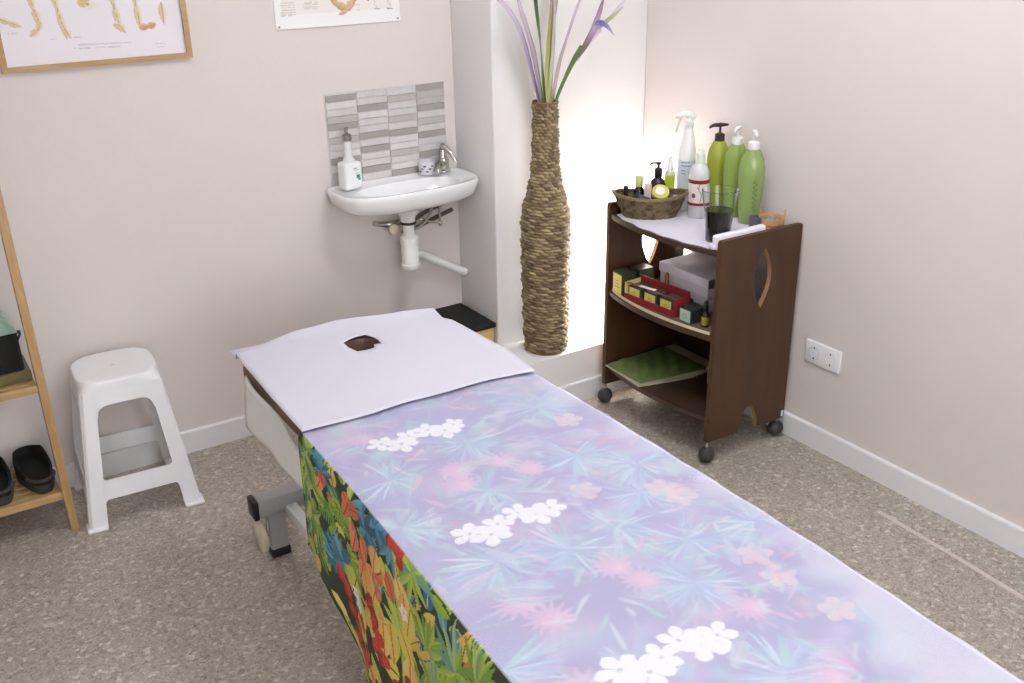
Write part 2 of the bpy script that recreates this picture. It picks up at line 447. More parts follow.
for y in (-.80, -3.1):
    b = BM(); box(b, (-.925, y, .185), (.55, .055, .06), bev=.006); obj('crossbar', b, M_grey_metal, bed)
    for x, s in ((-1.208, -1), (-.642, 1)):
        b = BM(); box(b, (x, y, .185), (.018, .06, .065), bev=.006); obj('end_cap', b, M_black, bed)
    for x in (-1.145, -.705):
        b = BM(); box(b, (x, y, .095), (.055, .04, .15), bev=.005); lg = obj('leg', b, M_grey_metal, bed)
        b = BM(); box(b, (x, y, .0145), (.062, .048, .029), bev=.006); obj('foot_cap', b, M_black, lg)
        b = BM(); lathe(b, [(0, -.011), (.04, -.011), (.048, -.006), (.048, .006), (.04, .011), (0, .011)], (x-.062, y-.035, .100), 32, M=Matrix.Rotation(PI/2, 4, 'Y'))
        wh = obj('wheel', b, M_cream, bed)
        b = BM(); tube(b, [(x-.070, y-.035, .100), (x-.040, y-.035, .100), (x-.030, y-.01, .13)], .006); obj('axle', b, M_chrome, wh)
for x in (-1.06, -.79):
    for (y0, y1) in ((-1.2, -2.7), (-2.7, -1.2)):
        b = BM(); P0 = Vector((x+(.018 if y0 > y1 else -.018), y0, .18)); P1 = Vector((x+(.018 if y0 > y1 else -.018), y1, .60))
        c = (P0+P1)/2; L = (P1-P0).length; a = math.atan2(P1.z-P0.z, P1.y-P0.y)
        box(b, c, (.025, L, .04), bev=.004, rx=a); obj('scissor_arm', b, M_white_metal, bed)
b = BM(); tube(b, [(-1.175, -.93, .63), (-1.195, -.925, .57), (-1.20, -.915, .515)], [.008, .009, .012], 12, smooth=3)
obj('release_lever', b, M_brown, bed, label='dark brown lever tip under the headrest')

# white towel hanging under the headrest edge
def surf(name, P, m, parent=None, thick=.002, sub=0):
    n, k = len(P), len(P[0]); b = BM()
    V = [[b.verts.new(p) for p in row] for row in P]
    for i in range(n-1):
        for j in range(k-1): b.faces.new((V[i][j], V[i+1][j], V[i+1][j+1], V[i][j+1]))
    o = obj(name, b, m, parent, ang=0)
    md = o.modifiers.new('thickness', 'SOLIDIFY'); md.thickness = thick; md.offset = 1
    return o
P = []
for i in range(25):
    t = i/24; y = -.965-.415*t; row = []
    drop = .150-.045*t+.010*math.sin(t*7)
    top = .695-.050*min(1, t*1.2)
    # tucked under the cushion, then hanging in front of the frame side
    for j, k in enumerate(np.linspace(0, 1, 10)):
        z = top-k*drop
        row.append((-1.228-.006*math.sin(t*9+k*2)-.010*k, y, z))
    P.append(row)
tw = surf('towel', P, M_terry, None, .006); tag(tw, 'white cloth hanging down the left side of the headrest under the paper', 'towel')

# ---- printed cloth
STEP = .0026
Y0 = 1.389; Y1 = 3.16
cv = Canvas(-.50, (BX1-BX0)+.10, Y0, Y1, STEP, (120, 90, 190))
PU, PI_, BL, AQ, GR, WH = (164, 154, 206), (226, 140, 196), (138, 180, 226), (126, 202, 208), (146, 212, 184), (250, 250, 250)
top0 = 0.0
U0 = -BX0    # u = x + U0 on the top
# soft underlying colour clouds on the top
for i in range(240):
    u, v = random.uniform(0, .65), random.uniform(Y0, Y1)
    cv.cloud(u, v, random.uniform(.02, .07), random.choice([PU, (176, 158, 216), (200, 180, 224), PI_, BL, BL, AQ, GR, (206, 150, 206), (160, 196, 235), (226, 190, 222)]), random.uniform(.3, .65), random.uniform(.015, .045))
for i in range(46):
    u, v = random.uniform(0, .65), random.uniform(Y0, Y1)
    cv.cloud(u, v, random.uniform(.008, .022), random.choice([(240, 70, 170), GR, (250, 130, 150), AQ]), .6)
# long soft leaves
for i in range(150):
    cv.leaf(random.uniform(0, .62), random.uniform(Y0, Y1), random.uniform(0, 6.28), random.uniform(.05, .11), random.uniform(.003, .008),
            random.choice([BL, AQ, (190, 150, 225), (225, 130, 205), (130, 110, 200), (200, 215, 240), GR]), random.choice([PU, BL, AQ, (215, 195, 235)]), al=.55, bend=random.uniform(-.4, .4))
fans = [(-1.236, -2.324), (-.879, -2.329), (-.887, -2.118), (-1.129, -2.077), (-1.212, -1.880), (-.785, -1.845), (-.707, -2.587), (-.761, -2.038), (-1.16, -1.70), (-.72, -1.60), (-.83, -2.72), (-.66, -2.25), (-.95, -1.66), (-1.02, -1.86), (-1.0, -2.12), (-.80, -2.22), (-1.15, -2.55), (-.92, -2.58), (-.70, -1.95)]
for x, y in fans:
    a = random.uniform(0, 6.28)
    cv.cloud(x+U0, -y, .05, (110, 150, 225), .6)
    cv.fan(x+U0, -y, a, a+5.2, 46, .095, .0042, [(104, 150, 220), (96, 110, 196), (165, 210, 240), (120, 110, 192), (110, 184, 216), (214, 226, 246), (120, 200, 205)], .8)
for x, y in [(-1.156, -2.199), (-1.136, -2.261), (-.969, -2.206), (-.952, -2.264), (-1.034, -1.75), (-.932, -1.769), (-1.05, -1.80), (-.90, -1.83), (-.85, -2.43), (-1.18, -2.42), (-.87, -2.62), (-1.14, -1.50)]:
    cv.flower(x+U0, -y, .042, (236, 130, 205), (250, 200, 225), 13, random.random(), wid=.13, al=.6)
    cv.flower(x+U0+.01, -y+.012, .028, (250, 215, 235), (240, 110, 190), 9, random.random(), wid=.16, al=.6)
for x, y in [(-.729, -2.327), (-.741, -2.399), (-.729, -2.519), (-.720, -2.052), (-.708, -2.10), (-.854, -1.973), (-.70, -1.70)]:
    cv.flower(x+U0, -y, .035, (250, 190, 195), (255, 215, 205), 5, random.random(), (235, 120, 130), wid=.36, al=.7, ob=1.5)
for i in range(26):
    cv.leaf(random.uniform(.35, .62), random.uniform(Y0+.3, Y1), random.uniform(0, 6.28), random.uniform(.03, .06), .006, random.choice([(245, 100, 150), (90, 205, 170), (250, 150, 130), PI_]), None, al=.6, bend=.3)
# broad ribbed leaves in soft tones
for i in range(90):
    c_ = random.choice([(150, 190, 232), (140, 208, 214), (196, 170, 226), (228, 168, 214), (160, 216, 190), (176, 188, 230), (126, 124, 200)])
    u_, v_, a_ = random.uniform(0, .6), random.uniform(Y0, Y1), random.uniform(0, 6.28)
    cv.leaf(u_, v_, a_, random.uniform(.06, .11), random.uniform(.012, .022), c_, random.choice([c_, (214, 206, 236)]), al=random.uniform(.4, .65), comb=random.choice([0, 90, 110]), vein=(224, 222, 242), bend=random.uniform(-.3, .3))
# soft painterly overlap of long leaves, then the whole print kept pale
for i in range(520):
    cv.leaf(random.uniform(0, .62), random.uniform(Y0, Y1), random.uniform(0, 6.28), random.uniform(.025, .08), random.uniform(.0025, .007),
            random.choice([BL, BL, AQ, (100, 92, 180), (110, 150, 214), (186, 160, 220), (232, 160, 210), (150, 140, 205), (214, 222, 242), GR, (240, 190, 220)]), None, al=random.uniform(.35, .7), bend=random.uniform(-.6, .6))
tmask = (cv.U > 0)[..., None]
cv.C = np.where(tmask, cv.C*.60+LC((208, 214, 218))*.40, cv.C)
# pale frangipani clusters, repeating along the cloth
for x, y, r in [(-1.112, -1.552, .026), (-1.075, -1.580, .030), (-1.045, -1.556, .024), (-.995, -1.555, .026), (-.962, -1.578, .030), (-.93, -1.563, .022),
             (-1.125, -1.968, .027), (-1.095, -1.995, .031), (-1.066, -1.972, .026), (-1.012, -1.960, .026), (-.985, -1.988, .031), (-.952, -1.985, .027),
             (-1.12, -2.425, .028), (-1.09, -2.455, .033), (-1.055, -2.44, .028), (-1.005, -2.425, .028), (-.978, -2.455, .034), (-.945, -2.452, .028),
             (-1.10, -2.87, .03), (-1.06, -2.89, .03), (-.97, -2.87, .03)]:
    cv.cloud(x+U0, -y, .016, (240, 236, 246), .5)
    cv.flower(x+U0, -y, r*1.3, (255, 255, 255), (250, 250, 250), 5, random.random()*1.2, (150, 156, 180), wid=.33, ob=1.5)
# print whitened at the right: pale veil of lifted paper painted into the colour
w = cv.U > .0
noise = .05*np.sin(cv.V*23)+.03*np.sin(cv.V*61+1)
veil = np.clip((cv.U-(.565+noise*.35-.17*np.clip((cv.V-2.35)/.45, 0, 1)))/.06, 0, 1)*.8
cv.C = cv.C*(1-veil[..., None])+LC((214, 212, 226))*veil[..., None]
# ---- hanging side: dark ground with saturated leaves, u < 0 is the drop (u = -(distance below the edge))
side = (cv.U < .0)
topC = cv.C.copy(); cv.C[:] = LC((50, 60, 44))
GL = [(140, 172, 62), (172, 190, 74), (118, 156, 66), (84, 134, 78), (192, 202, 104), (70, 112, 72)]
YL = [(214, 196, 92), (226, 176, 92), (196, 190, 84), (222, 204, 120)]
OR = [(224, 124, 84), (212, 104, 74), (228, 152, 104), (196, 112, 90)]
BLs = [(80, 142, 162), (56, 110, 138), (110, 166, 182), (52, 92, 116)]
RD = [(176, 48, 42), (200, 66, 54), (150, 40, 44)]
def spot(y, z): return (z-BZ), -y
for i in range(520):
    u, v = random.uniform(-.5, .0), random.uniform(Y0, Y1)
    f = (v-Y0)/(Y1-Y0)
    pal = random.choice([GL, GL, YL if v > 1.6 else GL, BLs if u > -.15 else YL, OR if v > 1.8 else GL])
    cv.leaf(u, v, random.uniform(0, 6.28), random.uniform(.05, .11), random.uniform(.012, .028), random.choice(pal), random.choice(pal), vein=random.choice([(40, 60, 35), (200, 205, 140)]), bend=random.uniform(-.3, .3))
# dark gaps with comb-like palm fronds
for (y, z, a) in [(-1.652, .50, 2.4), (-1.62, .58, 2.8), (-1.56, .60, .4), (-1.80, .68, 1.0), (-1.73, .56, 3.4), (-2.05, .60, 1.8), (-2.15, .62, .8), (-2.2, .5, 2.2), (-2.02, .68, 2.8), (-1.5, .66, 1.6)]:
    u, v = spot(y, z); cv.disc(u, v, .035, (26, 34, 28), .9)
for (y, z, a) in [(-1.66, .52, 1.9), (-1.60, .56, 4.0), (-1.57, .62, 2.2), (-1.70, .60, 4.4), (-1.50, .64, 3.6)]:
    u, v = spot(y, z); cv.leaf(u, v, a, .11, .040, random.choice(GL[:3]), None, comb=70)
for (y, z) in [(-1.83, .70), (-1.78, .66), (-1.90, .70), (-1.52, .70), (-1.545, .66), (-1.60, .40), (-1.64, .44)]:
    u, v = spot(y, z); cv.fan(u, v, random.uniform(0, 6), random.uniform(7, 9), 9, .07, .012, BLs)
for (y, z) in [(-2.07, .56), (-2.18, .60), (-2.12, .48), (-2.26, .62), (-2.0, .70), (-1.96, .50), (-2.3, .5)]:
    u, v = spot(y, z); cv.fan(u, v, random.uniform(0, 6), random.uniform(7, 9), 11, .10, .010, GL[:3]+[(104, 160, 170), (190, 206, 100)])
# left-hand edge: long upright pale green leaves
for i in range(26):
    u = random.uniform(-.45, -.02); v = Y0+random.uniform(.0, .06)
    cv.leaf(u, v, random.uniform(2.6, 3.6), random.uniform(.07, .14), .010, random.choice([(150, 178, 96), (176, 186, 84), (90, 150, 116), (190, 200, 170)]), random.choice(GL))
# orange heliconia chain
for (y, z, a, L) in [(-1.66, .69, 2.5, .05), (-1.685, .675, 3.4, .06), (-1.69, .655, 1.0, .05), (-1.70, .63, 2.9, .075), (-1.72, .61, 3.3, .07), (-1.745, .585, 2.8, .08), (-1.76, .555, 3.3, .06), (-1.535, .66, 3.0, .06), (-1.525, .62, 3.3, .05), (-1.75, .62, 2.4, .05), (-1.88, .62, 2.4, .06), (-1.86, .60, 3.9, .05), (-1.93, .60, 1.2, .05)]:
    u, v = spot(y, z); cv.leaf(u, v, a, L*1.15, .024, random.choice(OR), random.choice(OR), vein=(150, 70, 56), bend=.2)
for (y, z, a, L) in [(-1.77, .54, 2.9, .08), (-1.80, .58, 3.0, .08), (-1.84, .57, 3.4, .07), (-1.93, .64, 2.6, .09), (-1.96, .62, 3.0, .10), (-1.99, .60, 3.4, .09), (-1.90, .50, 2.9, .09), (-1.94, .52, 2.4, .09), (-1.87, .48, 3.0, .08), (-1.98, .46, 3.2, .09), (-2.04, .44, 2.8, .09), (-1.83, .64, 3.4, .06)]:
    u, v = spot(y, z); cv.leaf(u, v, a, L*1.1, .030, random.choice(YL), random.choice(YL+OR[2:3]), vein=(190, 120, 60), bend=random.uniform(-.2, .2))
for (y, z) in [(-1.66, .36), (-1.67, .32), (-1.70, .30), (-1.63, .38), (-1.74, .36), (-1.80, .47), (-1.83, .45), (-1.86, .43), (-1.84, .39), (-1.88, .38), (-1.78, .30), (-1.90, .70), (-1.94, .70), (-1.70, .26), (-1.76, .26), (-1.92, .34), (-1.98, .38)]:
    u, v = spot(y, z)
    for k in range(3): cv.disc(u+random.uniform(-.014, .014), v+random.uniform(-.014, .014), .018, random.choice(RD))
    cv.flower(u, v, .016, (206, 92, 72), (170, 40, 40), 5, random.random(), wid=.3)
for (y, z) in [(-1.70, .40), (-1.715, .38), (-1.96, .57)]:
    u, v = spot(y, z); cv.flower(u, v, .022, (240, 236, 226), (226, 214, 206), 5, random.random(), (150, 60, 60), wid=.36)
for (y, z, r) in [(-1.83, .56, .020), (-1.845, .535, .020), (-1.58, .60, .012)]:
    u, v = spot(y, z); cv.disc(u, v, r, (186, 120, 92)); cv.disc(u-.004, v+.004, r*.5, (204, 140, 108))
k = side[..., None]
cv.C = np.where(k, cv.C, topC)
def hem(v):
    return np.interp(v, [1.40, 1.44, 1.50, 1.56, 1.67, 1.75, 1.9, 2.2, 3.2], [.40, .405, .42, .40, .315, .285, .26, .24, .22])
U, V = cv.U, cv.V
P = np.zeros(U.shape+(3,))
drop = np.clip(-U, 0, None)/.50; dz = drop*(BZ-hem(V))
BW = BX1-BX0
right = np.clip(U-BW, 0, None)
bulge_l = np.interp(V, [1.39, 1.70, 2.07, 2.35, 3.2], [.004, .014, .034, .049, .070])*np.clip(1-np.clip(U, 0, None)/.16, 0, 1)**1.5
bulge_r = np.interp(V, [1.39, 1.70, 2.05, 2.33, 2.57, 3.2], [.004, .014, .014, .010, .0, -.03])*np.clip(1-(BW-np.clip(U, None, BW))/.12, 0, 1)**1.5
P[..., 0] = BX0-bulge_l+bulge_r+np.clip(U, 0, BW)-.010*(1-np.exp(-dz/.008))-dz*.055*(1-np.exp(-dz/.1))-.012*drop*np.sin(V*21+.6)*np.clip(drop*2, 0, 1)+.010*(1-np.exp(-right/.008))
P[..., 1] = -V-(.05*drop**2)*np.clip((1.5-V)/.1, 0, 1)*0
P[..., 2] = BZ+.006-dz-right*1.0+.0012*np.sin(V*40+U*11)*np.clip(U*30, 0, 1)
cloth = print_grid('bed_cover', P, cv.C, M_print)
tag(cloth, 'tropical flower and leaf printed cloth covering the massage bed and hanging down its left side', 'bed cover')
cs = cloth.modifiers.new('thickness', 'SOLIDIFY'); cs.thickness = .0012; cs.offset = -1

# ---- thin paper over the cloth
P = []; ny, nx = 110, 50
xl = lambda y: np.interp(-y, [1.39, 1.70, 2.07, 2.35, 3.2], [-1.243, -1.252, -1.272, -1.288, -1.31])
xr = lambda y: np.interp(-y, [1.39, 1.45, 1.70, 2.05, 2.33, 2.57, 2.70, 3.2], [-.624, -.623, -.616, -.616, -.620, -.630, -.638, -.658])
for i in range(ny+1):
    row = []
    for j in range(nx+1):
        s = j/nx; y = -1.392-(3.17-1.392)*i/ny+.020*math.sin(s*5.5-.6)*max(0, 1-i/14)
        x = xl(y)+(xr(y)-xl(y))*s
        z = BZ+.0095+.0008*math.sin(x*37+y*9)*math.sin(y*17+x*6)+.0006*math.sin(y*60+x*25)
        z -= .0015*max(0, (s-.9)/.1)
        row.append((x, y, z))
    P.append(row)
b = BM(); V_ = [[b.verts.new(p) for p in r] for r in P]
for i in range(ny):
    for j in range(nx): b.faces.new((V_[i][j], V_[i][j+1], V_[i+1][j+1], V_[i+1][j]))
o = obj('paper_sheet', b, M_overlay, None, ang=0)
md = o.modifiers.new('thickness', 'SOLIDIFY'); md.thickness = .0006; md.offset = 1; md.use_rim = False
tag(o, 'thin see-through white paper sheet laid along the printed bed cover', 'paper sheet')

# ---- white head sheet with face hole
outl = [(-1.212, -.796, .700), (-1.190, -.832, .706), (-1.164, -.852, .715), (-1.038, -.852, .738), (-.911, -.858, .743), (-.801, -.885, .742), (-.713, -.900, .740), (-.622, -.914, .732),
        (-.634, -.990, .730), (-.619, -1.023, .730), (-.612, -1.121, .728), (-.604, -1.274, .728), (-.608, -1.371, .7285), (-.620, -1.450, .7275),
        (-.66, -1.442, .7285), (-.737, -1.425, .7285), (-.855, -1.426, .7285), (-.963, -1.416, .7285), (-1.062, -1.424, .7285), (-1.175, -1.416, .7285), (-1.244, -1.412, .7275),
        (-1.240, -1.279, .727), (-1.231, -1.091, .722), (-1.226, -.96, .712), (-1.219, -.88, .705)]
hole = [(-.956, -1.006), (-.935, -.992), (-.905, -.985), (-.880, -.984), (-.872, -1.010), (-.868, -1.040), (-.872, -1.070), (-.893, -1.066), (-.900, -1.086), (-.925, -1.088), (-.950, -1.082), (-.958, -1.045)]
def poly_ray(poly, a):
    cx, cy = HC; dx, dy = math.cos(a), math.sin(a); best = None
    n = len(poly)
    for i in range(n):
        p, q = poly[i], poly[(i+1) % n]
        ex, ey = q[0]-p[0], q[1]-p[1]; den = dx*ey-dy*ex
        if abs(den) < 1e-12: continue
        t = ((p[0]-cx)*ey-(p[1]-cy)*ex)/den; s = ((p[0]-cx)*dy-(p[1]-cy)*dx)/den
        if t > 0 and -1e-9 <= s <= 1+1e-9 and (best is None or t > best[0]):
            z = (p[2]+(q[2]-p[2])*s) if len(p) > 2 else 0
            best = (t, cx+dx*t, cy+dy*t, z)
    return best[1:]
angs = sorted(set([math.atan2(p[1]-HC[1], p[0]-HC[0]) for p in outl+hole]+[-PI+2*PI*i/180 for i in range(180)]))
loops = []
for k in np.linspace(0, 1, 20):
    L = []
    for a in angs:
        h = poly_ray([(p[0], p[1], 0) for p in hole], a); o_ = poly_ray(outl, a)
        x, y = h[0]+(o_[0]-h[0])*k, h[1]+(o_[1]-h[1])*k
        zz = .722+dome(x, y)*1.1
        kk = k**3
        z = zz*(1-kk)+o_[2]*kk + .0012*math.sin(x*31+y*14)*math.sin(y*23)
        if -1.235 < x < -.62 and y < -.87: z = max(z, .722+dome(x, y)+.001)
        L.append((x, y, z))
    loops.append(L)
b = BM(); loops_mesh(b, loops, (False, False))
hs = obj('head_sheet', b, M_sheet, None, ang=0)
md = hs.modifiers.new('thickness', 'SOLIDIFY'); md.thickness = .0012; md.offset = 1
tag(hs, 'plain white paper head sheet with a torn face hole on the headrest', 'paper sheet')

# ================================================================ WASHBASIN
basin = thing('washbasin', 'small white ceramic washbasin mounted on the wall below grey mosaic tiles', 'washbasin', (-.28, 0, 0))
SC = (-.291, -.12); n = 96
def rim(k_in, z, sx=1, sy=1, yc=0, flatback=True):
    L = []
    for i in range(n):
        a = 2*PI*i/n; c, s = math.cos(a), math.sin(a)
        e = 6 if s > 0 else 3.2
        x = .283*sx*math.copysign(abs(c)**(2/e), c); 
        y = (.119 if s > 0 else .152)*sy*math.copysign(abs(s)**(2/e), s)
        if s > 0 and flatback: x *= 1
        d = math.hypot(x, y)
        f = (d-k_in)/d
        L.append((SC[0]+x*f, SC[1]+y*f+yc, z))
    return L
ZR = .905
loops = [rim(0, ZR-.088, .50, .55, .02), rim(0, ZR-.085, .68, .72, .015), rim(0, ZR-.074, .86, .86, .01), rim(0, ZR-.055, .955, .955, .003), rim(0, ZR-.02, .99, .99), rim(0, ZR-.006), rim(.004, ZR), rim(.014, ZR+.0005), rim(.019, ZR-.003)]
def bowl(k, z):
    L = []
    for i in range(n):
        a = 2*PI*i/n; c, s = math.cos(a), math.sin(a)
        L.append((SC[0]+.200*k*math.copysign(abs(c)**.8, c), SC[1]-.038+(.085*k)*math.copysign(abs(s)**.8, s), z))
    return L
loops += [bowl(1.0, ZR-.006), bowl(.97, ZR-.014), bowl(.88, ZR-.045), bowl(.7, ZR-.064), bowl(.35, ZR-.072), bowl(.08, ZR-.073)]
b = BM(); loops_mesh(b, loops)
obj('basin_bowl', b, M_ceramic, basin, ang=50)
b = BM(); lathe(b, [(.060, .830), (.055, .815), (.045, .800), (.034, .785), (.028, .772), (.027, .755), (0, .755)], (-.293, -.13, 0), 32, cap=True)
obj('outlet_boss', b, M_ceramic, basin)
b = BM(); box(b, (-.290, -.070, ZR-.030), (.034, .006, .010), bev=.003, rx=-.2); obj('overflow_slot', b, M_black, basin)
b = BM(); lathe(b, [(0, 0), (.017, 0), (.019, .003), (.012, .004), (0, .004)], (SC[0], SC[1]-.038, ZR-.073), 24); obj('drain_plug', b, M_chrome, basin)
# trap and waste pipe
trap = thing('drain_trap', 'white plastic bottle trap and waste pipe hanging under the washbasin', 'drain pipe', (-.293, -.13, .55))
b = BM(); lathe(b, [(.021, .54+.03), (.021, .752)], (-.293, -.13, 0), 24); obj('tailpiece', b, M_pvc, trap)
b = BM(); lathe(b, [(.0285, .750), (.031, .753), (.031, .757), (.0285, .760)], (-.293, -.13, 0), 32); obj('gasket', b, M_rubber, trap)
b = BM(); lathe(b, [(.034, .668), (.035, .672), (.035, .698), (.028, .702), (.028, .706)], (-.293, -.13, 0), 32); obj('lock_nut', b, M_pvc, trap)
b = BM(); lathe(b, [(0, .566), (.024, .568), (.032, .574), (.036, .584), (.036, .594), (.033, .596), (.033, .655), (.031, .668), (.0, .668)], (-.293, -.13, 0), 32); obj('trap_cup', b, M_pvc, trap)
b = BM(); tube(b, [(-.28, -.13, .625), (-.250, -.11, .618), (-.22, -.085, .60), (-.16, -.062, .565), (-.06, -.05, .505), (-.006, -.045, .475)], .0165, 20, smooth=5); obj('waste_pipe', b, M_pvc, trap)
# supply plumbing
vl = thing('stop_valve', 'chrome stop valve with cream knob on the wall behind the drain trap', 'valve', (-.345, -.02, .70))
b = BM(); tube(b, [(-.375, -.004, .735), (-.36, -.03, .735), (-.33, -.05, .735), (-.29, -.05, .735)], .011, 16, smooth=3); tube(b, [(-.325, -.045, .735), (-.327, -.066, .722)], .009); obj('valve_body', b, M_chrome, vl)
b = BM(); lathe(b, [(0, 0), (.017, 0), (.019, .004), (.019, .013), (.013, .018), (.006, .019), (0, .019)], (-.328, -.066, .722), 10, M=Matrix.Rotation(PI*.5, 4, 'X')); obj('knob', b, mat('cream_knob', (226, 218, 190), .35), vl)
for lab, pts in (('upper of two short black pipe stubs under the basin', [(-.225, -.05, .735), (-.15, -.028, .755), (-.035, -.012, .775)]),
                 ('lower of two short black pipe stubs under the basin', [(-.22, -.05, .700), (-.15, -.028, .712), (-.035, -.012, .735)])):
    b = BM(); tube(b, pts, .0085, 12, smooth=4); tag(obj('water_pipe', b, mat('pipe_lagging', (92, 88, 84), .6)), lab, 'pipe')
b = BM(); pts = smooth_path([(-.145, -.06, .815), (-.153, -.07, .79), (-.175, -.08, .75), (-.215, -.08, .715), (-.265, -.075, .70), (-.29, -.06, .70)], 14)
tube(b, pts, [.0055+.0007*(i % 2) for i in range(len(pts))], 10)
tag(obj('supply_hose', b, mat('braided_steel', (168, 166, 160), .35, .9, bump=.6, bscale=900)), 'braided grey hose curving below the washbasin', 'hose')
b = BM(); tube(b, [(-.115, -.05, .815), (-.112, -.05, .70)], .004); tube(b, [(-.112, -.05, .705), (-.16, -.045, .715), (-.2, -.04, .735)], .005, smooth=3); box(b, (-.112, -.05, .70), (.012, .012, .022), bev=.003)
tag(obj('supply_pipe', b, M_chrome), 'thin chrome pipe with elbow at right below the washbasin', 'pipe')
# faucet
fc = thing('faucet', 'chrome lever faucet at the right end of the washbasin', 'faucet', (-.085, -.05, ZR))
b = BM(); lathe(b, [(.026, 0), (.026, .006), (.021, .01), (.020, .045), (.018, .052), (0, .056)], (-.085, -.05, ZR), 28); obj('faucet_body', b, M_chrome, fc)
b = BM(); tube(b, [(-.090, -.055, ZR+.032), (-.115, -.085, ZR+.036), (-.145, -.115, ZR+.026), (-.15, -.12, ZR+.016)], [.012, .0115, .011, .011], 16, smooth=4); obj('spout', b, M_chrome, fc)
b = BM(); tube(b, [(-.085, -.045, ZR+.050), (-.080, -.04, ZR+.085), (-.088, -.06, ZR+.098), (-.075, -.095, ZR+.075), (-.065, -.11, ZR+.045)], [.015, .014, .012, .009, .007], 16, smooth=4); obj('lever', b, M_chrome, fc)
# cup on the basin
b = BM(); lathe(b, [(0, 0), (.027, 0), (.030, .004), (.034, .050), (.0325, .050), (.029, .006), (0, .005)], (-.160, -.052, ZR+.0015), 32, cap=False)
cup = obj('cup', b, mat('printed_ceramic_cup', (226, 224, 228), .3, var=.02)); tag(cup, 'small pale cup with grey print standing by the faucet', 'cup')
b = BM()
for i in range(9):
    a = -2.9+i*.30; r = .0335
    c = Vector((-.160+r*math.cos(a), -.052+r*math.sin(a), ZR+.016+.010*(i % 3)))
    box(b, c, (.0012, .010, .007-.002*(i % 2)), rz=a)
obj('cup_print', b, mat('grey_print', (120, 118, 132), .5), cup)
# soap dispenser
sp = thing('soap_dispenser', 'clear soap dispenser with white label and metal pump on the left of the washbasin', 'soap dispenser', (-.493, -.085, ZR))
sx, sy = -.493, -.085
b = BM(); rbox(b, (sx, sy, ZR+.052), (.074, .058, .10), .012, 4, rz=.15); obj('bottle', b, mat('white_bottle', (238, 239, 240), .25, var=.01), sp)
b = BM(); lathe(b, [(.024, .10), (.020, .112), (.014, .125), (.0125, .175), (.0135, .180)], (sx, sy, ZR), 24); obj('bottle_neck', b, mat('clear_plastic_grey', (226, 226, 228), .1, var=.02), sp)
b = BM(); lathe(b, [(.0155, .176), (.0165, .180), (.0165, .197), (.010, .201), (.005, .203), (.005, .216), (.007, .217), (.007, .224), (0, .225)], (sx, sy, ZR), 24); tube(b, [(sx, sy, ZR+.22), (sx-.012, sy-.018, ZR+.222), (sx-.016, sy-.026, ZR+.215)], .0035); obj('pump', b, mat('satin_nickel', (150, 146, 138), .35, .8), sp)
b = BM(); R_ = Matrix.Translation((sx, sy, ZR)) @ Matrix.Rotation(.15, 4, 'Z')
for (dx, dz, w_, h_, mi) in ((.016, .050, .014, .012, 0), (.020, .040, .010, .009, 1), (.006, .080, .016, .003, 2), (.010, .074, .020, .002, 2), (.014, .062, .014, .002, 2)):
    b2 = BM(); box(b2, (dx, -.0294, dz), (w_, .0010, h_), mi=mi); bmesh.ops.transform(b2, matrix=R_, verts=b2.verts); merge(b, b2)
obj('label', b, [mat('lbl_green', (60, 130, 112), .5), mat('lbl_leaf', (96, 160, 140), .5), mat('lbl_grey', (150, 150, 158), .5)], sp, smooth=False)

# mosaic splashback
b = BM(); box(b, (-.287, -.0015, 1.06), (.490, .003, .352))
tm = [(206, 203, 201), (216, 213, 211), (186, 181, 177), (164, 158, 153), (208, 204, 201)]
colw = .1215; rowh = .0252
seqs = ['DLLMDLMLLDLMLL', 'LLDLLLDLDLLDLM', 'LMLLMLDLLMLLDL', 'DMMDLMLDLLDLML']
for c_ in range(4):
    for r_ in range(14):
        ch = seqs[c_][r_]; mi = {'L': random.choice([1, 1, 2, 5]), 'M': 3, 'D': 4}[ch]
        x = -.287-.243+colw*(c_+.5); z = 1.2355-rowh*(r_+.5)-(.0 if c_ % 2 else .004)
        if z-rowh/2 < .884: continue
        box(b, (x, -.0045, z), (colw-.003, .005, rowh-.0022), bev=.0008, seg=1, mi=mi)
o = obj('mosaic_splashback', b, [mat('grout', (206, 204, 201), .8)]+[mat('mosaic_'+n_, c_, .3, var=.10, nscale=60) for n_, c_ in zip(('a', 'b', 'mid', 'dark', 'c'), tm)])
tag(o, 'grey and white mosaic tile splashback above the washbasin', 'tiles')

# ================================================================ POSTERS
po = thing('framed_poster', 'anatomical leg and foot poster in a pale wooden frame on the wall', 'poster', (-1.26, 0, 1.41), rz=0)
PX0, PX1, PZ0, PZ1 = -1.545, -.978, 1.404, 2.15
b = BM(); prism(b, [(PX0, PZ0), (PX1, PZ0), (PX1, PZ1), (PX0, PZ1)], [[(PX0+.017, PZ0+.016), (PX1-.017, PZ0+.016), (PX1-.017, PZ1-.016), (PX0+.017, PZ1-.016)]], .02, Matrix.Rotation(PI/2, 4, 'X'))
obj('frame', b, M_bambooL, po, smooth=False)
pc = Canvas(PX0+.015, PX1-.015, PZ0+.014, PZ1-.014, .0026, (232, 228, 233))
def px1(x, y): return -1.543+(x-2)*.00298, 1.408+(72-.074*(x-2)-y)*.00315
def bone(pts, wid, c1=(208, 186, 148), c2=(228, 216, 196)):
    for (x0, y0), (x1, y1) in zip(pts, pts[1:]):
        a, bb = px1(x0, y0), px1(x1, y1); L = math.hypot(bb[0]-a[0], bb[1]-a[1]); an = math.atan2(bb[1]-a[1], bb[0]-a[0])
        pc.leaf(a[0]-.15*L*math.cos(an), a[1]-.15*L*math.sin(an), an, L*1.35, wid*1.2, c1, c2, vein=(178, 152, 140))
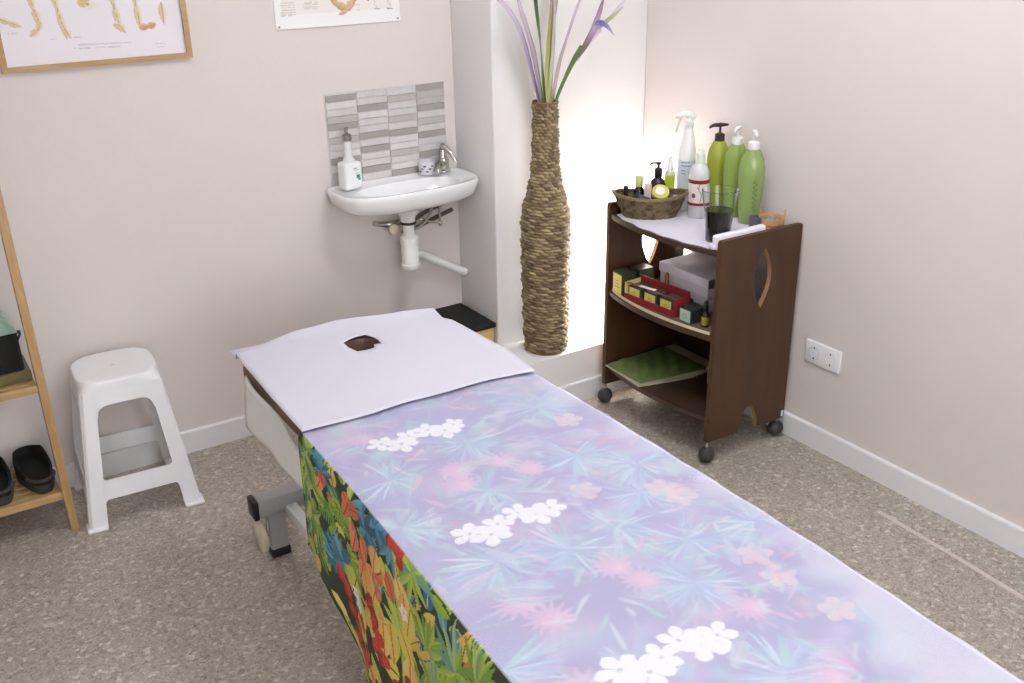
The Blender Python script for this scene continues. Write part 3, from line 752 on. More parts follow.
for up in (0, -90, -180):
    bone([(38, -10+up), (42, 15+up), (45, 30+up)], .009); bone([(60, -12+up), (64, 15+up), (67, 38+up)], .009)
    bone([(117, -12+up), (119, 12+up), (121, 30+up)], .009); bone([(139, -12+up), (141, 10+up), (142, 30+up)], .009)
bone([(46, 27), (42, 34), (35, 39)], .009); bone([(66, 28), (68, 34), (71, 40)], .008); bone([(116, 28), (121, 28), (125, 34)], .010); bone([(142, 30), (150, 29), (157, 27)], .009, (190, 140, 100), (220, 190, 150))
bone([(4, 14), (9, 22)], .007); bone([(9, 24), (17, 27), (26, 30)], .008); bone([(167, 8), (167, 24)], .010); bone([(3, -4), (10, 1)], .01, (188, 130, 110)); bone([(160, -4), (168, 1)], .008, (200, 150, 110))
for (x, y, r, c) in ((90, 8, .020, (206, 184, 112)), (96, 10, .017, (226, 220, 206)), (93, 9, .006, (168, 150, 110))):
    u, v = px1(x, y); pc.disc(u, v, r, c, .9, r*.75)
for j, (x0, x1, y) in enumerate(((78, 130, 47), (73, 118, 50.5), (155, 166, 46), (157, 163, 49), (14, 22, 37), (75, 82, 40), (52, 57, 42))):
    a = px1(x0, y); c = px1(x1, y-(x1-x0)*.045); 
    for i in np.linspace(0, 1, int((x1-x0)*1.1)):
        if random.random() < .85: pc.disc(a[0]+(c[0]-a[0])*i, a[1]+(c[1]-a[1])*i, .0026, (196, 194, 200), .7, .0022)
Pp = np.stack([pc.U, np.full(pc.U.shape, -.008), pc.V], -1)
print_grid('print', Pp, pc.C, M_poster, po, flip=True)

p2 = thing('wall_chart', 'white anatomical chart pinned to the wall above the washbasin', 'poster', (-.447, 0, 1.47))
QX0, QX1, QZ0, QZ1 = -.682, -.211, 1.466, 1.80
pc = Canvas(QX0, QX1, QZ0, QZ1, .0026, (240, 239, 238))
def px2(x, y): return -.682+(x-276)*.0038, 1.473+(28-.048*(x-276)-y)*.0033
w_ = (pc.U > QX0+.028) & (pc.U < QX1-.03) & (pc.V > QZ0+.045)
pc.C[w_] = LC((236, 231, 228))
for (x0, x1, y0, y1, n_) in ((282, 296, 4, 16, 6), (304, 318, 4, 10, 4), (354, 360, 7, 12, 2)):
    for yy in np.linspace(y0, y1, n_):
        a = px2(x0, yy)
        for i in range(int((x1-x0)*1.3)): 
            if random.random() < .8: pc.disc(a[0]+i*.0029, a[1], .0022, (190, 190, 182), .8, .0018)
for pts, c1, c2, wd in (([(332, -6), (335, 5), (345, 10), (352, 4), (356, -6)], (188, 150, 90), (222, 196, 160), .014), ([(337, 16), (345, 13), (351, 8), (354, 0)], (198, 140, 110), (226, 190, 170), .007), ([(365, -4), (368, 2)], (190, 140, 110), (200, 160, 130), .006)):
    for (x0, y0), (x1, y1) in zip(pts, pts[1:]):
        a, bb = px2(x0, y0), px2(x1, y1); L = math.hypot(bb[0]-a[0], bb[1]-a[1]); pc.leaf(a[0], a[1], math.atan2(bb[1]-a[1], bb[0]-a[0]), L*1.3, wd, c1, c2)
for x in (375, 388.5):
    for y in np.linspace(-20, 10, 16):
        a = px2(x+random.uniform(-2, 2), y); pc.disc(a[0], a[1], .004, random.choice([(190, 198, 186), (208, 200, 200)]), .7, .003)
for x0, x1 in ((374, 379), (387, 392)):
    for i in np.linspace(x0, x1, 6): a = px2(i, 11); pc.disc(a[0], a[1], .003, (120, 118, 112), .8, .002)
Pp = np.stack([pc.U, -.003-.004*np.clip((QZ0+.03-pc.V)/.03, 0, 1)*np.abs(np.sin(pc.U*9)), pc.V], -1)
pr = print_grid('print', Pp, pc.C, M_poster, p2, flip=True)
md = pr.modifiers.new('thickness', 'SOLIDIFY'); md.thickness = .0008
for x in (QX0+.010, QX1-.012):
    b = BM(); lathe(b, [(0, 0), (.0035, 0), (.003, .002), (0, .003)], (x, -.009 if x < -.5 else -.007, QZ0+.010), 12, M=Matrix.Rotation(PI/2, 4, 'X')); obj('pin', b, mat('pin_brass', (168, 130, 110), .4, .5), p2)

# ================================================================ LOW BOX IN THE CORNER
lb = thing('storage_bench', 'pine box with a black cloth top in the corner below the washbasin', 'box', (-.33, -.14, 0))
b = BM(); box(b, (-.335, -.139, .154), (.645, .262, .305), bev=.003); obj('box_body', b, M_pine, lb)
b = BM(); box(b, (-.335, -.139, .317), (.660, .277, .020), bev=.005, seg=3); obj('top', b, M_blackcloth, lb)

# ================================================================ VASE
vs = thing('floor_vase', 'tall woven seagrass bottle vase standing on the white ledge', 'vase', (.125, -.39, LH))
VC = (.150, -.400)
zs = [.225, .235, .28, .4, .6, .74, .79, .83, .87, .92, .98, 1.05, 1.15, 1.195]
rs = [.080, .085, .088, .091, .094, .094, .090, .080, .068, .057, .051, .048, .046, .046]
rowh_v = .0115; nseg = 288; zz = np.arange(LH+.002, 1.191, rowh_v/5); th = np.linspace(0, 2*PI, nseg+1)
TH, ZZ = np.meshgrid(th, zz)
row = np.floor((ZZ-LH)/rowh_v); fr = (ZZ-LH)/rowh_v-row
nb = 16
ph = (TH*nb/(2*PI)+.5*(row % 2)+.13*np.sin(row*2.1)) % 1.0
twist = (ph+.35*fr) % 1.0
rr = np.interp(ZZ, zs, rs)
disp = .0100*np.sin(PI*fr)**.7*(.08+.92*np.sin(PI*twist)**.6)*(.7+.3*np.sin(row*5.3+TH*3))+.0015*np.sin(TH*7+row*3.1)
rr = rr+disp-.004
Pv = np.stack([VC[0]+rr*np.cos(TH), VC[1]+rr*np.sin(TH), ZZ], -1)
cell = np.floor(TH*nb/(2*PI)+.5*(row % 2)+.13*np.sin(row*2.1)+.35*fr)
cell = (cell*12.9898+row*78.233); rnd = np.abs(np.sin(cell)*43758.5453) % 1.0
fib = .5+.5*np.sin(fr*22+TH*60)
cd, cl_ = LC((84, 66, 42)), LC((178, 160, 120))
tt = np.clip(.15+.75*rnd+.15*(fib-.5), 0, 1)[..., None]
Cv = cd*(1-tt)+cl_*tt
gap_shade = np.clip((.0032-disp)/.0026, 0, 1)[..., None]; Cv = Cv*(1-gap_shade*.6)+LC((60, 44, 26))*gap_shade*.6  # brown weave gaps, with shade between the strands painted into the colour
print_grid('woven_body', Pv, Cv, M_weave, vs)
b = BM(); prof = [(0, LH+.001), (.080, LH+.001), (.082, LH+.008)]; lathe(b, prof, (VC[0], VC[1], 0), 48, cap=False); obj('vase_bottom', b, mat('seagrass_bottom', (110, 90, 60), .85, var=.2), vs)
b = BM()
lathe(b, [(0, 1.11), (.040, 1.11), (.040, 1.188), (.046, 1.195), (.049, 1.191), (.048, 1.186)], (VC[0], VC[1], 0), 48, cap=False)
obj('rim', b, mat('seagrass_core', (120, 98, 66), .85, var=.2, bump=.6), vs)
# leaves
def blade(name, lab, pts, widths, cols, y, cat='leaf', group='artificial leaves in the woven vase', par=None, fold=.3):
    """flat strap leaf along a path in space; cols = list of sRGB along the length"""
    P = smooth_path(pts, 8); n_ = len(P); nx_ = 5
    rows = []; C = []
    for i, p in enumerate(P):
        t = i/(n_-1); w_ = 1.9*float(np.interp(t, np.linspace(0, 1, len(widths)), widths))
        d = (P[min(i+1, n_-1)]-P[max(i-1, 0)]).normalized(); s = d.cross(Vector((.55, -.83, 0))).normalized(); nrm = s.cross(d)
        r_ = []
        for j in range(nx_):
            q = (j/(nx_-1)-.5)*2
            r_.append(tuple(p+s*q*w_+nrm*(abs(q)*w_*fold)))
        rows.append(r_)
        ci = t*(len(cols)-1); k0 = int(min(ci, len(cols)-2)); f_ = ci-k0
        base = LC(cols[k0])*(1-f_)+LC(cols[k0+1])*f_
        C.append([base*(1+.12*math.sin(j*2.3+1)) for j in range(nx_)])
    o = print_grid(name, np.array(rows), np.clip(np.array(C), 0, 1), M_leaf, par)
    md = o.modifiers.new('thickness', 'SOLIDIFY'); md.thickness = .0008
    if par is None: tag(o, lab, cat, group)
    return o
M_leaf = mat_attr('silk_leaf', .6)
LV, LV2, GN, GN2, YG, TN = (198, 184, 202), (178, 162, 180), (88, 122, 66), (60, 92, 58), (196, 196, 136), (176, 160, 130)
VX, VY = VC
blade('strap_leaf', 'outermost left lavender leaf in the woven vase, curling outwards', [(VX-.012, VY, 1.16), (.110, VY-.002, 1.22), (.075, VY-.005, 1.33), (.040, VY-.01, 1.43), (-.010, VY-.01, 1.515), (-.075, VY-.01, 1.57), (-.12, VY-.01, 1.60)], [.005, .007, .009, .008, .006, .004, .002], [LV2, LV, LV, LV, (214, 200, 222)], 0)
blade('strap_leaf', 'second leaf from the left in the vase, mauve and straight', [(VX-.010, VY-.01, 1.16), (.115, VY-.01, 1.24), (.088, VY-.01, 1.36), (.055, VY-.012, 1.46), (.028, VY-.012, 1.54), (.01, VY-.012, 1.66)], [.005, .009, .011, .009, .007, .004], [(150, 134, 120), LV2, (184, 168, 184), LV, LV], 0)
blade('strap_leaf', 'dark green narrow leaf left of the vase centre', [(VX-.008, VY-.015, 1.16), (.128, VY-.015, 1.26), (.119, VY-.015, 1.38), (.105, VY-.015, 1.47), (.093, VY-.015, 1.55), (.08, VY-.015, 1.68)], [.008, .007, .002, .007, .009, .003], [(150, 160, 60), (130, 150, 60), (150, 160, 150), GN, GN2, GN], 0)
blade('strap_leaf', 'broad yellow green leaf rising from the centre of the vase', [(VX-.004, VY-.028, 1.15), (.137, VY-.02, 1.26), (.143, VY-.02, 1.38), (.153, VY-.02, 1.47), (.160, VY-.02, 1.56), (.168, VY-.02, 1.70)], [.011, .013, .014, .012, .008, .003], [(190, 192, 128), YG, (176, 170, 96), TN, (190, 160, 130)], 0)
blade('strap_leaf', 'pale green and lavender leaf right of the vase centre', [(VX+.014, VY-.006, 1.15), (.158, VY-.012, 1.26), (.170, VY-.012, 1.38), (.176, VY-.012, 1.47), (.183, VY-.012, 1.56), (.19, VY-.012, 1.70)], [.011, .010, .009, .007, .007, .003], [(206, 208, 160), (210, 208, 184), (190, 186, 176), LV, LV], 0)
blade('strap_leaf', 'slim olive leaf standing behind the pale centre leaves', [(VX+.014, VY+.018, 1.15), (.172, VY+.018, 1.30), (.190, VY+.018, 1.42), (.205, VY+.018, 1.52), (.215, VY+.018, 1.66)], [.003, .002, .003, .008, .004], [(200, 200, 180), (206, 206, 190), (180, 176, 120), (168, 160, 90), (150, 150, 90)], 0)
blade('strap_leaf', 'mauve leaf leaning right beside the bird of paradise stem', [(VX+.018, VY, 1.15), (.180, VY, 1.22), (.205, VY, 1.32), (.238, VY, 1.40), (.272, VY, 1.48), (.305, VY, 1.545), (.36, VY, 1.64)], [.008, .010, .009, .006, .006, .006, .003], [(150, 136, 116), (172, 156, 150), LV2, LV, (202, 190, 214)], 0)
bp_ = thing('artificial_flower', 'lavender bird of paradise flower on a green stem in the vase', 'artificial flower', (VX+.02, VY-.03, 1.15))
b = BM(); tube(b, [(VX+.015, VY-.03, 1.15), (.178, VY-.03, 1.20), (.215, VY-.03, 1.27), (.258, VY-.03, 1.335), (.288, VY-.03, 1.375)], [.006, .006, .007, .010, .008], 10, smooth=5); obj('stem', b, mat('flower_stem', (84, 110, 62), .6, var=.15), bp_)
blade('bract', '', [(.262, VY-.03, 1.340), (.295, VY-.03, 1.385), (.330, VY-.03, 1.44), (.362, VY-.03, 1.50), (.385, VY-.03, 1.545)], [.004, .009, .011, .007, .001], [(84, 104, 60), (140, 110, 120), (186, 168, 196), (170, 140, 170), (140, 110, 140)], 0, par=bp_, fold=.8)
blade('petal', '', [(.270, VY-.025, 1.330), (.31, VY-.02, 1.375), (.35, VY-.02, 1.41), (.385, VY-.02, 1.425)], [.004, .008, .006, .002], [(200, 180, 200), (214, 200, 218), (220, 208, 226)], 0, par=bp_)
blade('petal', '', [(.338, VY-.032, 1.452), (.365, VY-.04, 1.450), (.392, VY-.045, 1.432), (.418, VY-.05, 1.405)], [.003, .0055, .005, .001], [(150, 130, 186), (112, 96, 170), (150, 140, 200), (200, 196, 220)], 0, par=bp_, fold=.6)
blade('petal', '', [(.360, VY-.028, 1.43), (.40, VY-.028, 1.455), (.435, VY-.03, 1.475), (.475, VY-.03, 1.50)], [.003, .005, .004, .001], [(190, 170, 200), (170, 178, 120), (176, 184, 130), (196, 196, 170)], 0, par=bp_)
blade('petal', '', [(.355, VY-.02, 1.435), (.41, VY-.02, 1.46), (.46, VY-.02, 1.50), (.52, VY-.02, 1.545)], [.003, .006, .005, .001], [(210, 196, 218), (218, 210, 226), (226, 222, 232)], 0, par=bp_)

# ================================================================ TROLLEY
TX0, TX1, TZ1, TZ0 = .318, .700, .823, .085
tr = thing('shelf_trolley', 'dark brown wooden shelf trolley on round casters against the right wall', 'trolley', (.51, -.86, 0))
def panel_outline():
    pts = [(TX0-.008, TZ0)]
    # front edge slightly tapering, rounded top corners
    pts = [(TX0-.006, TZ0), (.462, TZ0-.006)]
    for t in np.linspace(0, 1, 10)[1:]: pts.append((.462+(.514-.462)*t**1.5*.9+.0*t, TZ0-.006+.095*math.sin(t*PI/2)))
    for t in np.linspace(0, 1, 10): pts.append((.518+.040*math.sin(t*PI/2), TZ0+.089-.100*t**1.3))
    pts += [(TX1-.006, TZ0-.014), (TX1, TZ0-.008), (TX1, TZ1-.008), (TX1-.006, TZ1-.002), (TX0+.006, TZ1+.002), (TX0, TZ1-.006)]
    return pts
def oval_outline():
    pts = []
    cx, z0, z1, hw = .523, .548, .772, .041
    for t in np.linspace(0, 1, 22)[:-1]: pts.append((cx+hw*math.sin(PI*t)**.9, z0+(z1-z0)*t))
    for t in np.linspace(1, 0, 22)[:-1]: pts.append((cx-hw*math.sin(PI*t)**.9, z0+(z1-z0)*t))
    return pts
def panel(y0, lab=None):
    b = BM(); prism(b, panel_outline(), [oval_outline()], .018, Matrix.Translation((0, y0, 0)) @ Matrix.Rotation(PI/2, 4, 'X'))
    b.normal_update()
    for f in b.faces:
        c = f.calc_center_median(); 
        if abs(f.normal.y) < .5:
            if (.47 < c.x < .57 and .54 < c.z < .78) or (.455 < c.x < .565 and c.z < .19): f.material_index = 1
    return obj('side_panel', b, [M_walnut, M_edge], tr, smooth=False, label=lab)
panel(-1.139); panel(-.557)
def shelf_outline(x0=TX0+.006, bow=.045, y0=-1.1385, y1=-.5755, x1=.698):
    pts = [(x1, y0), (x1, y1)]
    for t in np.linspace(0, 1, 24): pts.append((x0-bow*math.sin(PI*t)**.8*(1-.1*t), y1+(y0-y1)*t))
    return pts
def shelf_edge(y, x0=TX0+.006, bow=.045):
    t = (-.5755-y)/(1.1385-.5755); return x0-bow*math.sin(PI*t)**.8*(1-.1*t)
for z in (.768, .464, .158):
    b = BM(); prism(b, shelf_outline(), [], .017, Matrix.Translation((0, 0, z))); obj('shelf', b, M_walnut2, tr, smooth=False)
b = BM(); box(b, (.690, -.857, .318), (.008, .5625, .290)); obj('back_panel', b, M_walnut, tr, smooth=False)
for x, y in ((.322, -1.148), (.322, -.566), (.672, -1.148), (.672, -.566)):
    b = BM(); bmesh.ops.create_uvsphere(b, u_segments=24, v_segments=16, radius=.031, matrix=Matrix.Translation((x, y, .0315)) @ Matrix.Scale(.86, 4, (0, 1, 0)))
    cs_ = obj('caster', b, M_rubber, tr)
    b = BM(); lathe(b, [(.010, .05), (.012, .058), (.006, .06), (.006, .092)], (x, y, 0), 16); box(b, (x, y, .055), (.03, .012, .012), bev=.004); obj('caster_fork', b, M_chrome, cs_)
b = BM(); box(b, (.690, -1.1495, .09), (.012, .018, .025), bev=.002); obj('corner_bracket', b, M_white_metal, tr)
ZT = .785
# paper liner
b = BM(); pts = [(.690, -1.130), (.690, -.590)]
for t in np.linspace(0.03, .97, 30): pts.append((shelf_edge(-.5755-.563*t)+.010+.004*math.sin(t*31), -.585+(-1.13+.585)*t))
prism(b, pts, [], .002, Matrix.Translation((0, 0, ZT+.0003)))
o = obj('shelf_liner', b, mat('liner_paper', (226, 222, 236), .8), smooth=False); tag(o, 'white paper liner covering the top shelf of the trolley', 'paper')
ZT += .0027

def pump_head(b, x, y, z, r, h, ang, reach=.042, mi=0, cap_h=.024, wing=False):
    lathe(b, [(r*1.0, z), (r*1.05, z+.003), (r*1.0, z+cap_h), (r*.6, z+cap_h+.004), (.0045, z+cap_h+.006), (.0045, z+h-.010), (.008, z+h-.009), (.009, z+h-.001), (.006, z+h), (0, z+h)], (x, y, 0), 24, mi=mi)
    dx, dy = math.cos(ang), math.sin(ang)
    tube(b, [(x, y, z+h-.006), (x+dx*reach*.6, y+dy*reach*.6, z+h-.005), (x+dx*reach, y+dy*reach, z+h-.014)], [.0085, .0065, .004], 12, smooth=3, mi=mi)
    if wing: tube(b, [(x, y, z+h-.005), (x-dx*reach*.7, y-dy*reach*.7, z+h-.006)], [.0085, .004], 12, mi=mi)
def pump_bottle(name, lab, x, y, h, r, col, pumpcol, ph, ang, fl=.72, group=None, shoulder=.86, text=None, rz=0, wing=False):
    t = thing(name, lab, 'bottle', (x, y, ZT), group)
    m = mat(name+'_body', col, .22, var=.03, trans=.12, coat=.3)
    prof = [(0, 0), (r*.66, 0), (r*.72, .004), (r*.80, h*.15), (r*.93, h*.4), (r, h*.60), (r*.985, h*.74), (r*.86, h*.86), (r*.62, h*.945), (r*.47, h*.985), (r*.40, h)]
    b = BM(); lathe(b, prof, (x, y, ZT), 40, sx=1, sy=fl, M=Matrix.Rotation(rz, 4, 'Z'), cap=False); obj('bottle_body', b, m, t, ang=60)
    b = BM(); pump_head(b, x, y, ZT+h-.004, r*.42, ph, ang, wing=wing); obj('pump', b, mat(name+'_pump', pumpcol, .3), t)
    if text:
        b = BM(); M_ = Matrix.Translation((x, y, ZT)) @ Matrix.Rotation(rz, 4, 'Z')
        # vertical script lettering as fine strokes on the front face
        pts = []
        for i in range(46):
            q = i/45; zz_ = h*(.18+.42*q); uu = r*(.30+.16*math.sin(q*38)); rad = float(np.interp(zz_/h, [0, .15, .4, .58, .74], [.8, .86, .97, 1, .93]))*r
            vv = -fl*math.sqrt(max(0, rad*rad-uu*uu))-.0006; pts.append(M_ @ Vector((uu, vv, zz_)))
        tube(b, pts, .0011, 6); obj('lettering', b, mat('bottle_script', (82, 104, 46), .5), t)
    return t
VA = math.atan2(.73, .69)     # direction away from the viewer
pump_bottle('green_pump_bottle', 'yellow-green bottle with a dark brown pump, leftmost of the three green bottles', .664, -.768, .262, .042, (168, 178, 66), (62, 44, 40), .062, 2.75, .8, rz=-.7, wing=True)
pump_bottle('green_pump_bottle', 'green bottle with a white pump, middle of the three green bottles', .654, -.868, .268, .044, (148, 174, 84), (240, 240, 240), .062, PI+.45, .8, rz=-.7)
pump_bottle('green_pump_bottle', 'green bottle with script lettering and white pump, rightmost of the three green bottles', .636, -.962, .268, .046, (150, 174, 104), (244, 243, 242), .066, -2.2, .8, text=True, rz=-.75)
# white spray bottle
t = thing('spray_bottle', 'tall white trigger spray bottle with bluish label behind the basket', 'spray bottle', (.585, -.688, ZT))
x, y = .585, -.688
b = BM(); lathe(b, [(0, 0), (.030, 0), (.033, .004), (.033, .19), (.031, .215), (.024, .262), (.016, .292), (.014, .305)], (x, y, ZT), 36, cap=False); obj('bottle_body', b, mat('spray_white', (240, 242, 240), .3, var=.01), t, ang=60)
b = BM(); lathe(b, [(.0335, .055), (.0337, .056), (.0337, .186), (.0335, .187)], (x, y, ZT), 36, cap=False); obj('label', b, mat('spray_label', (214, 222, 232), .5, var=.12, nscale=90), t)
b = BM()
for k, (zz_, n_) in enumerate(((.180, 11), (.168, 13), (.150, 6), (.140, 6))):
    for i in range(n_):
        a = -2.36-.55+i*.085; box(b, (x+.0339*math.cos(a), y+.0339*math.sin(a), ZT+zz_), (.0006, .0021, .0034), rz=a)
obj('lettering', b, mat('spray_text', (92, 98, 112), .5), t, smooth=False)
b = BM(); lathe(b, [(.017, .303), (.018, .306), (.018, .322), (.012, .324), (.011, .338)], (x, y, ZT), 24)
dx, dy = math.cos(2.62), math.sin(2.62)
tube(b, [(x-dx*.020, y-dy*.020, ZT+.336), (x, y, ZT+.349), (x+dx*.025, y+dy*.025, ZT+.351), (x+dx*.052, y+dy*.052, ZT+.343)], [.010, .015, .012, .008], 14, smooth=4)
obj('spray_head', b, mat('spray_head_white', (236, 240, 238), .35), t)
b = BM(); tube(b, [(x+dx*.030, y+dy*.030, ZT+.341), (x+dx*.040, y+dy*.040, ZT+.316), (x+dx*.048, y+dy*.048, ZT+.288)], [.006, .005, .004], 10, smooth=3); obj('trigger', b, mat('trigger_white', (226, 232, 230), .35), t)
# red banded bottle
x, y = .549, -.795
t = thing('lotion_bottle', 'white lotion bottle with two dark red bands and a brown twig print', 'bottle', (x, y, ZT))
b = BM(); lathe(b, [(0, 0), (.034, 0), (.037, .004), (.037, .150), (.034, .170), (.026, .187), (.016, .197)], (x, y, ZT), 36, cap=False); obj('bottle_body', b, mat('lotion_grey', (214, 215, 218), .25, var=.02), t, ang=60)
b = BM(); lathe(b, [(.0164, .190), (.0172, .194), (.0172, .232), (.014, .236), (.012, .246), (0, .248)], (x, y, ZT), 24); obj('cap', b, mat('lotion_cap', (228, 236, 224), .35), t)
b = BM(); lathe(b, [(.0373, .048), (.0376, .049), (.0376, .142), (.0373, .143)], (x, y, ZT), 36, cap=False, mi=0)
for z0, z1 in ((.048, .058), (.128, .142)): lathe(b, [(.0378, z0), (.0379, z0), (.0379, z1), (.0378, z1)], (x, y, ZT), 36, cap=False, mi=1)
a0 = -2.35
def onb(a, z, r=.0382): return (x+r*math.cos(a), y+r*math.sin(a), ZT+z)
tube(b, [onb(a0+.15, .130), onb(a0+.02, .110), onb(a0+.30, .088), onb(a0+.18, .062)], .0012, 6, smooth=6, mi=2)
tube(b, [onb(a0+.06, .105), onb(a0-.15, .118)], .0009, 6, mi=2)
for k in range(10):
    aa = k*.7; tube(b, [onb(a0-.45, .085), onb(a0-.45+.20*math.cos(aa), .085+.009*math.sin(aa))], .0018, 6, mi=2)
obj('label', b, [mat('lotion_label', (236, 230, 226), .5), mat('lotion_red', (140, 44, 34), .45), mat('lotion_twig', (120, 66, 44), .5)], t)
# small mist bottle
x, y = .578, -.606
t = thing('mist_bottle', 'small clear mist bottle with lime green label behind the basket', 'bottle', (x, y, ZT))
b = BM(); lathe(b, [(0, 0), (.018, 0), (.020, .003), (.020, .118), (.016, .126), (.010, .130)], (x, y, ZT), 28, cap=False); obj('bottle_body', b, mat('mist_body', (226, 232, 206), .2, trans=.3), t, ang=60)
b = BM(); lathe(b, [(.0203, .03), (.0205, .031), (.0205, .112), (.0203, .113)], (x, y, ZT), 28, cap=False); obj('label', b, mat('lime_label', (176, 196, 52), .5), t)
b = BM(); lathe(b, [(.0105, .128), (.0115, .131), (.0105, .150), (.008, .170), (.007, .180), (0, .181)], (x, y, ZT), 20); obj('cap', b, mat('mist_cap', (236, 240, 236), .4), t)
# drinking glass with dark liquid
x, y = .403, -1.050
t = thing('drinking_glass', 'clear drinking glass half full of dark green liquid on the trolley top', 'glass', (x, y, ZT))
b = BM(); lathe(b, [(0, .0), (.038, .0), (.041, .003), (.045, .06), (.048, .10), (.056, .138), (.061, .176), (.0595, .177), (.0545, .139), (.0465, .10), (.0435, .06), (.0395, .008), (0, .008)], (x, y, ZT), 48, cap=False)
mgl = mat('clear_glass', (244, 248, 246), .02, trans=1.0, ior=1.35, var=0); obj('glass_wall', b, mgl, t, ang=60)
b = BM(); lathe(b, [(0, .0085), (.0385, .0085), (.0425, .06), (.0455, .100), (.0465, .108), (0, .108)], (x, y, ZT), 40, cap=False); obj('liquid', b, mat('dark_green_liquid', (24, 40, 34), .08, var=.05), t, ang=60)
# folded white napkin along the near panel
b = BM(); box(b, (.432, -1.1215, ZT+.0245), (.225, .026, .049), bev=.006, seg=3, rz=.0); box(b, (.330, -1.113, ZT+.010), (.03, .03, .018), bev=.006, seg=3)
o = obj('folded_napkin', b, M_papertowel); tag(o, 'long folded white napkin pressed against the near side panel of the trolley', 'napkin')
# wooden bucket with stones
x, y = .640, -1.070
t = thing('wooden_bucket', 'small wooden bucket with two raised lugs, filled with pebbles', 'bucket', (x, y, ZT))
mb = mat_wood('light_bucket_wood', (200, 156, 110), (214, 174, 130), (10, 10, 1), .5)
b = BM(); lathe(b, [(0, 0), (.036, 0), (.038, .003), (.046, .048), (.042, .048), (.035, .008), (0, .008)], (x, y, ZT), 32, cap=False); obj('bucket_body', b, mb, t)
for s in (-1, 1):
    b = BM(); prism(b, [(-.009, 0), (.009, 0), (.0085, .026), (.005, .034), (-.005, .034), (-.0085, .026)], [[(-.003, .020), (.003, .020), (.003, .026), (-.003, .026)]], .005,
        Matrix.Translation((x+s*.042*math.cos(-.75), y+s*.042*math.sin(-.75), ZT+.040)) @ Matrix.Rotation(-.75+PI/2, 4, 'Z') @ Matrix.Rotation(PI/2, 4, 'X') @ Matrix.Translation((0, 0, -.0025)))
    obj('lug', b, mb, t, smooth=False)
b = BM(); lathe(b, [(.0415, .018), (.0425, .019), (.0435, .025), (.0425, .026)], (x, y, ZT), 32, cap=False); obj('band', b, mat('bucket_band', (186, 132, 80), .5), t)
b = BM()
for i in range(14):
    a = random.uniform(0, 6.28); r = random.uniform(0, .026)
    bmesh.ops.create_icosphere(b, subdivisions=2, radius=1, matrix=Matrix.Translation((x+r*math.cos(a), y+r*math.sin(a), ZT+.040+random.uniform(-.004, .003))) @ Matrix.Diagonal((.010, .008, .006, 1)))
o = obj('pebble_fill', b, mat('grey_pebbles', (138, 142, 136), .4, var=.4, nscale=60)); tag(o, 'grey pebbles filling the small wooden bucket', 'pebbles', kind='stuff')
b = BM(); lathe(b, [(0, 0), (.019, 0), (.021, .003), (.022, .048), (.020, .048), (.018, .006), (0, .005)], (.590, -1.040, ZT), 28, cap=False)
o = obj('small_pot', b, mat('grey_pot', (96, 98, 106), .4)); tag(o, 'small grey pot between the rightmost green bottle and the wooden bucket', 'pot')

# basket
bx, by, brz = .415, -.686, -.62
bk = thing('wicker_basket', 'oval brown wicker basket holding small cosmetics on the trolley top', 'basket', (bx, by, ZT))
BR = Matrix.Translation((bx, by, ZT)) @ Matrix.Rotation(brz, 4, 'Z')
nt_, nz_ = 160, 26
thb = np.linspace(0, 2*PI, nt_+1); zb = np.linspace(0, 1, nz_)
TT, Z1 = np.meshgrid(thb, zb)
rx_ = .088+.042*Z1**.8; ry_ = .050+.026*Z1**.8
wv = .0022*np.sign(np.sin(TT*20))*np.sign(np.sin(Z1*PI*6+.01))
hz = .078+.012*np.abs(np.cos(TT))**2
Lx = (rx_+wv)*np.cos(TT); Ly = (ry_+wv)*np.sin(TT); Lz = Z1*hz
Q = np.stack([Lx, Ly, Lz, np.ones_like(Lx)], -1) @ np.array(BR).T
rb = (np.floor(TT*20/PI)*7.31+np.floor(Z1*6)*3.7); rb = np.abs(np.sin(rb)*437.5) % 1
cB = LC((74, 62, 40))*(1-rb[..., None])+LC((118, 104, 72))*rb[..., None]
o = print_grid('basket_wall', Q[..., :3], cB, M_weave, bk)
md = o.modifiers.new('thickness', 'SOLIDIFY'); md.thickness = .003; md.offset = -1
b = BM(); ring = [(BR @ Vector((.131*math.cos(a), .077*math.sin(a), .079+.012*abs(math.cos(a))**2))) for a in np.linspace(0, 2*PI, 60)]
tube(b, ring, .0042, 10); ring2 = [(BR @ Vector((.134*math.cos(a), .080*math.sin(a), .074+.012*abs(math.cos(a))**2+.002*math.sin(a*30)))) for a in np.linspace(0, 2*PI, 90)]
tube(b, ring2, .0026, 8); obj('basket_rim', b, mat('wicker_rim', (126, 112, 76), .6, var=.2, nscale=80), bk)
b = BM(); prism(b, [(.087*math.cos(a), .049*math.sin(a)) for a in np.linspace(0, 2*PI, 48)[:-1]], [], .004, BR @ Matrix.Translation((0, 0, .001))); obj('basket_base', b, mat('wicker_base', (80, 66, 42), .8, var=.2), bk, smooth=False)
for s in (-1, 1):
    b = BM(); tube(b, [BR @ Vector((s*.128, -.022, .082)), BR @ Vector((s*.136, -.012, .094)), BR @ Vector((s*.137, .012, .094)), BR @ Vector((s*.128, .022, .082))], .0035, 8, smooth=5); obj('handle', b, mat('wicker_handle', (134, 120, 80), .6), bk)
ZB = ZT+.0055
def bk_at(u, v): p = BR @ Vector((u, v, 0)); return p.x, p.y
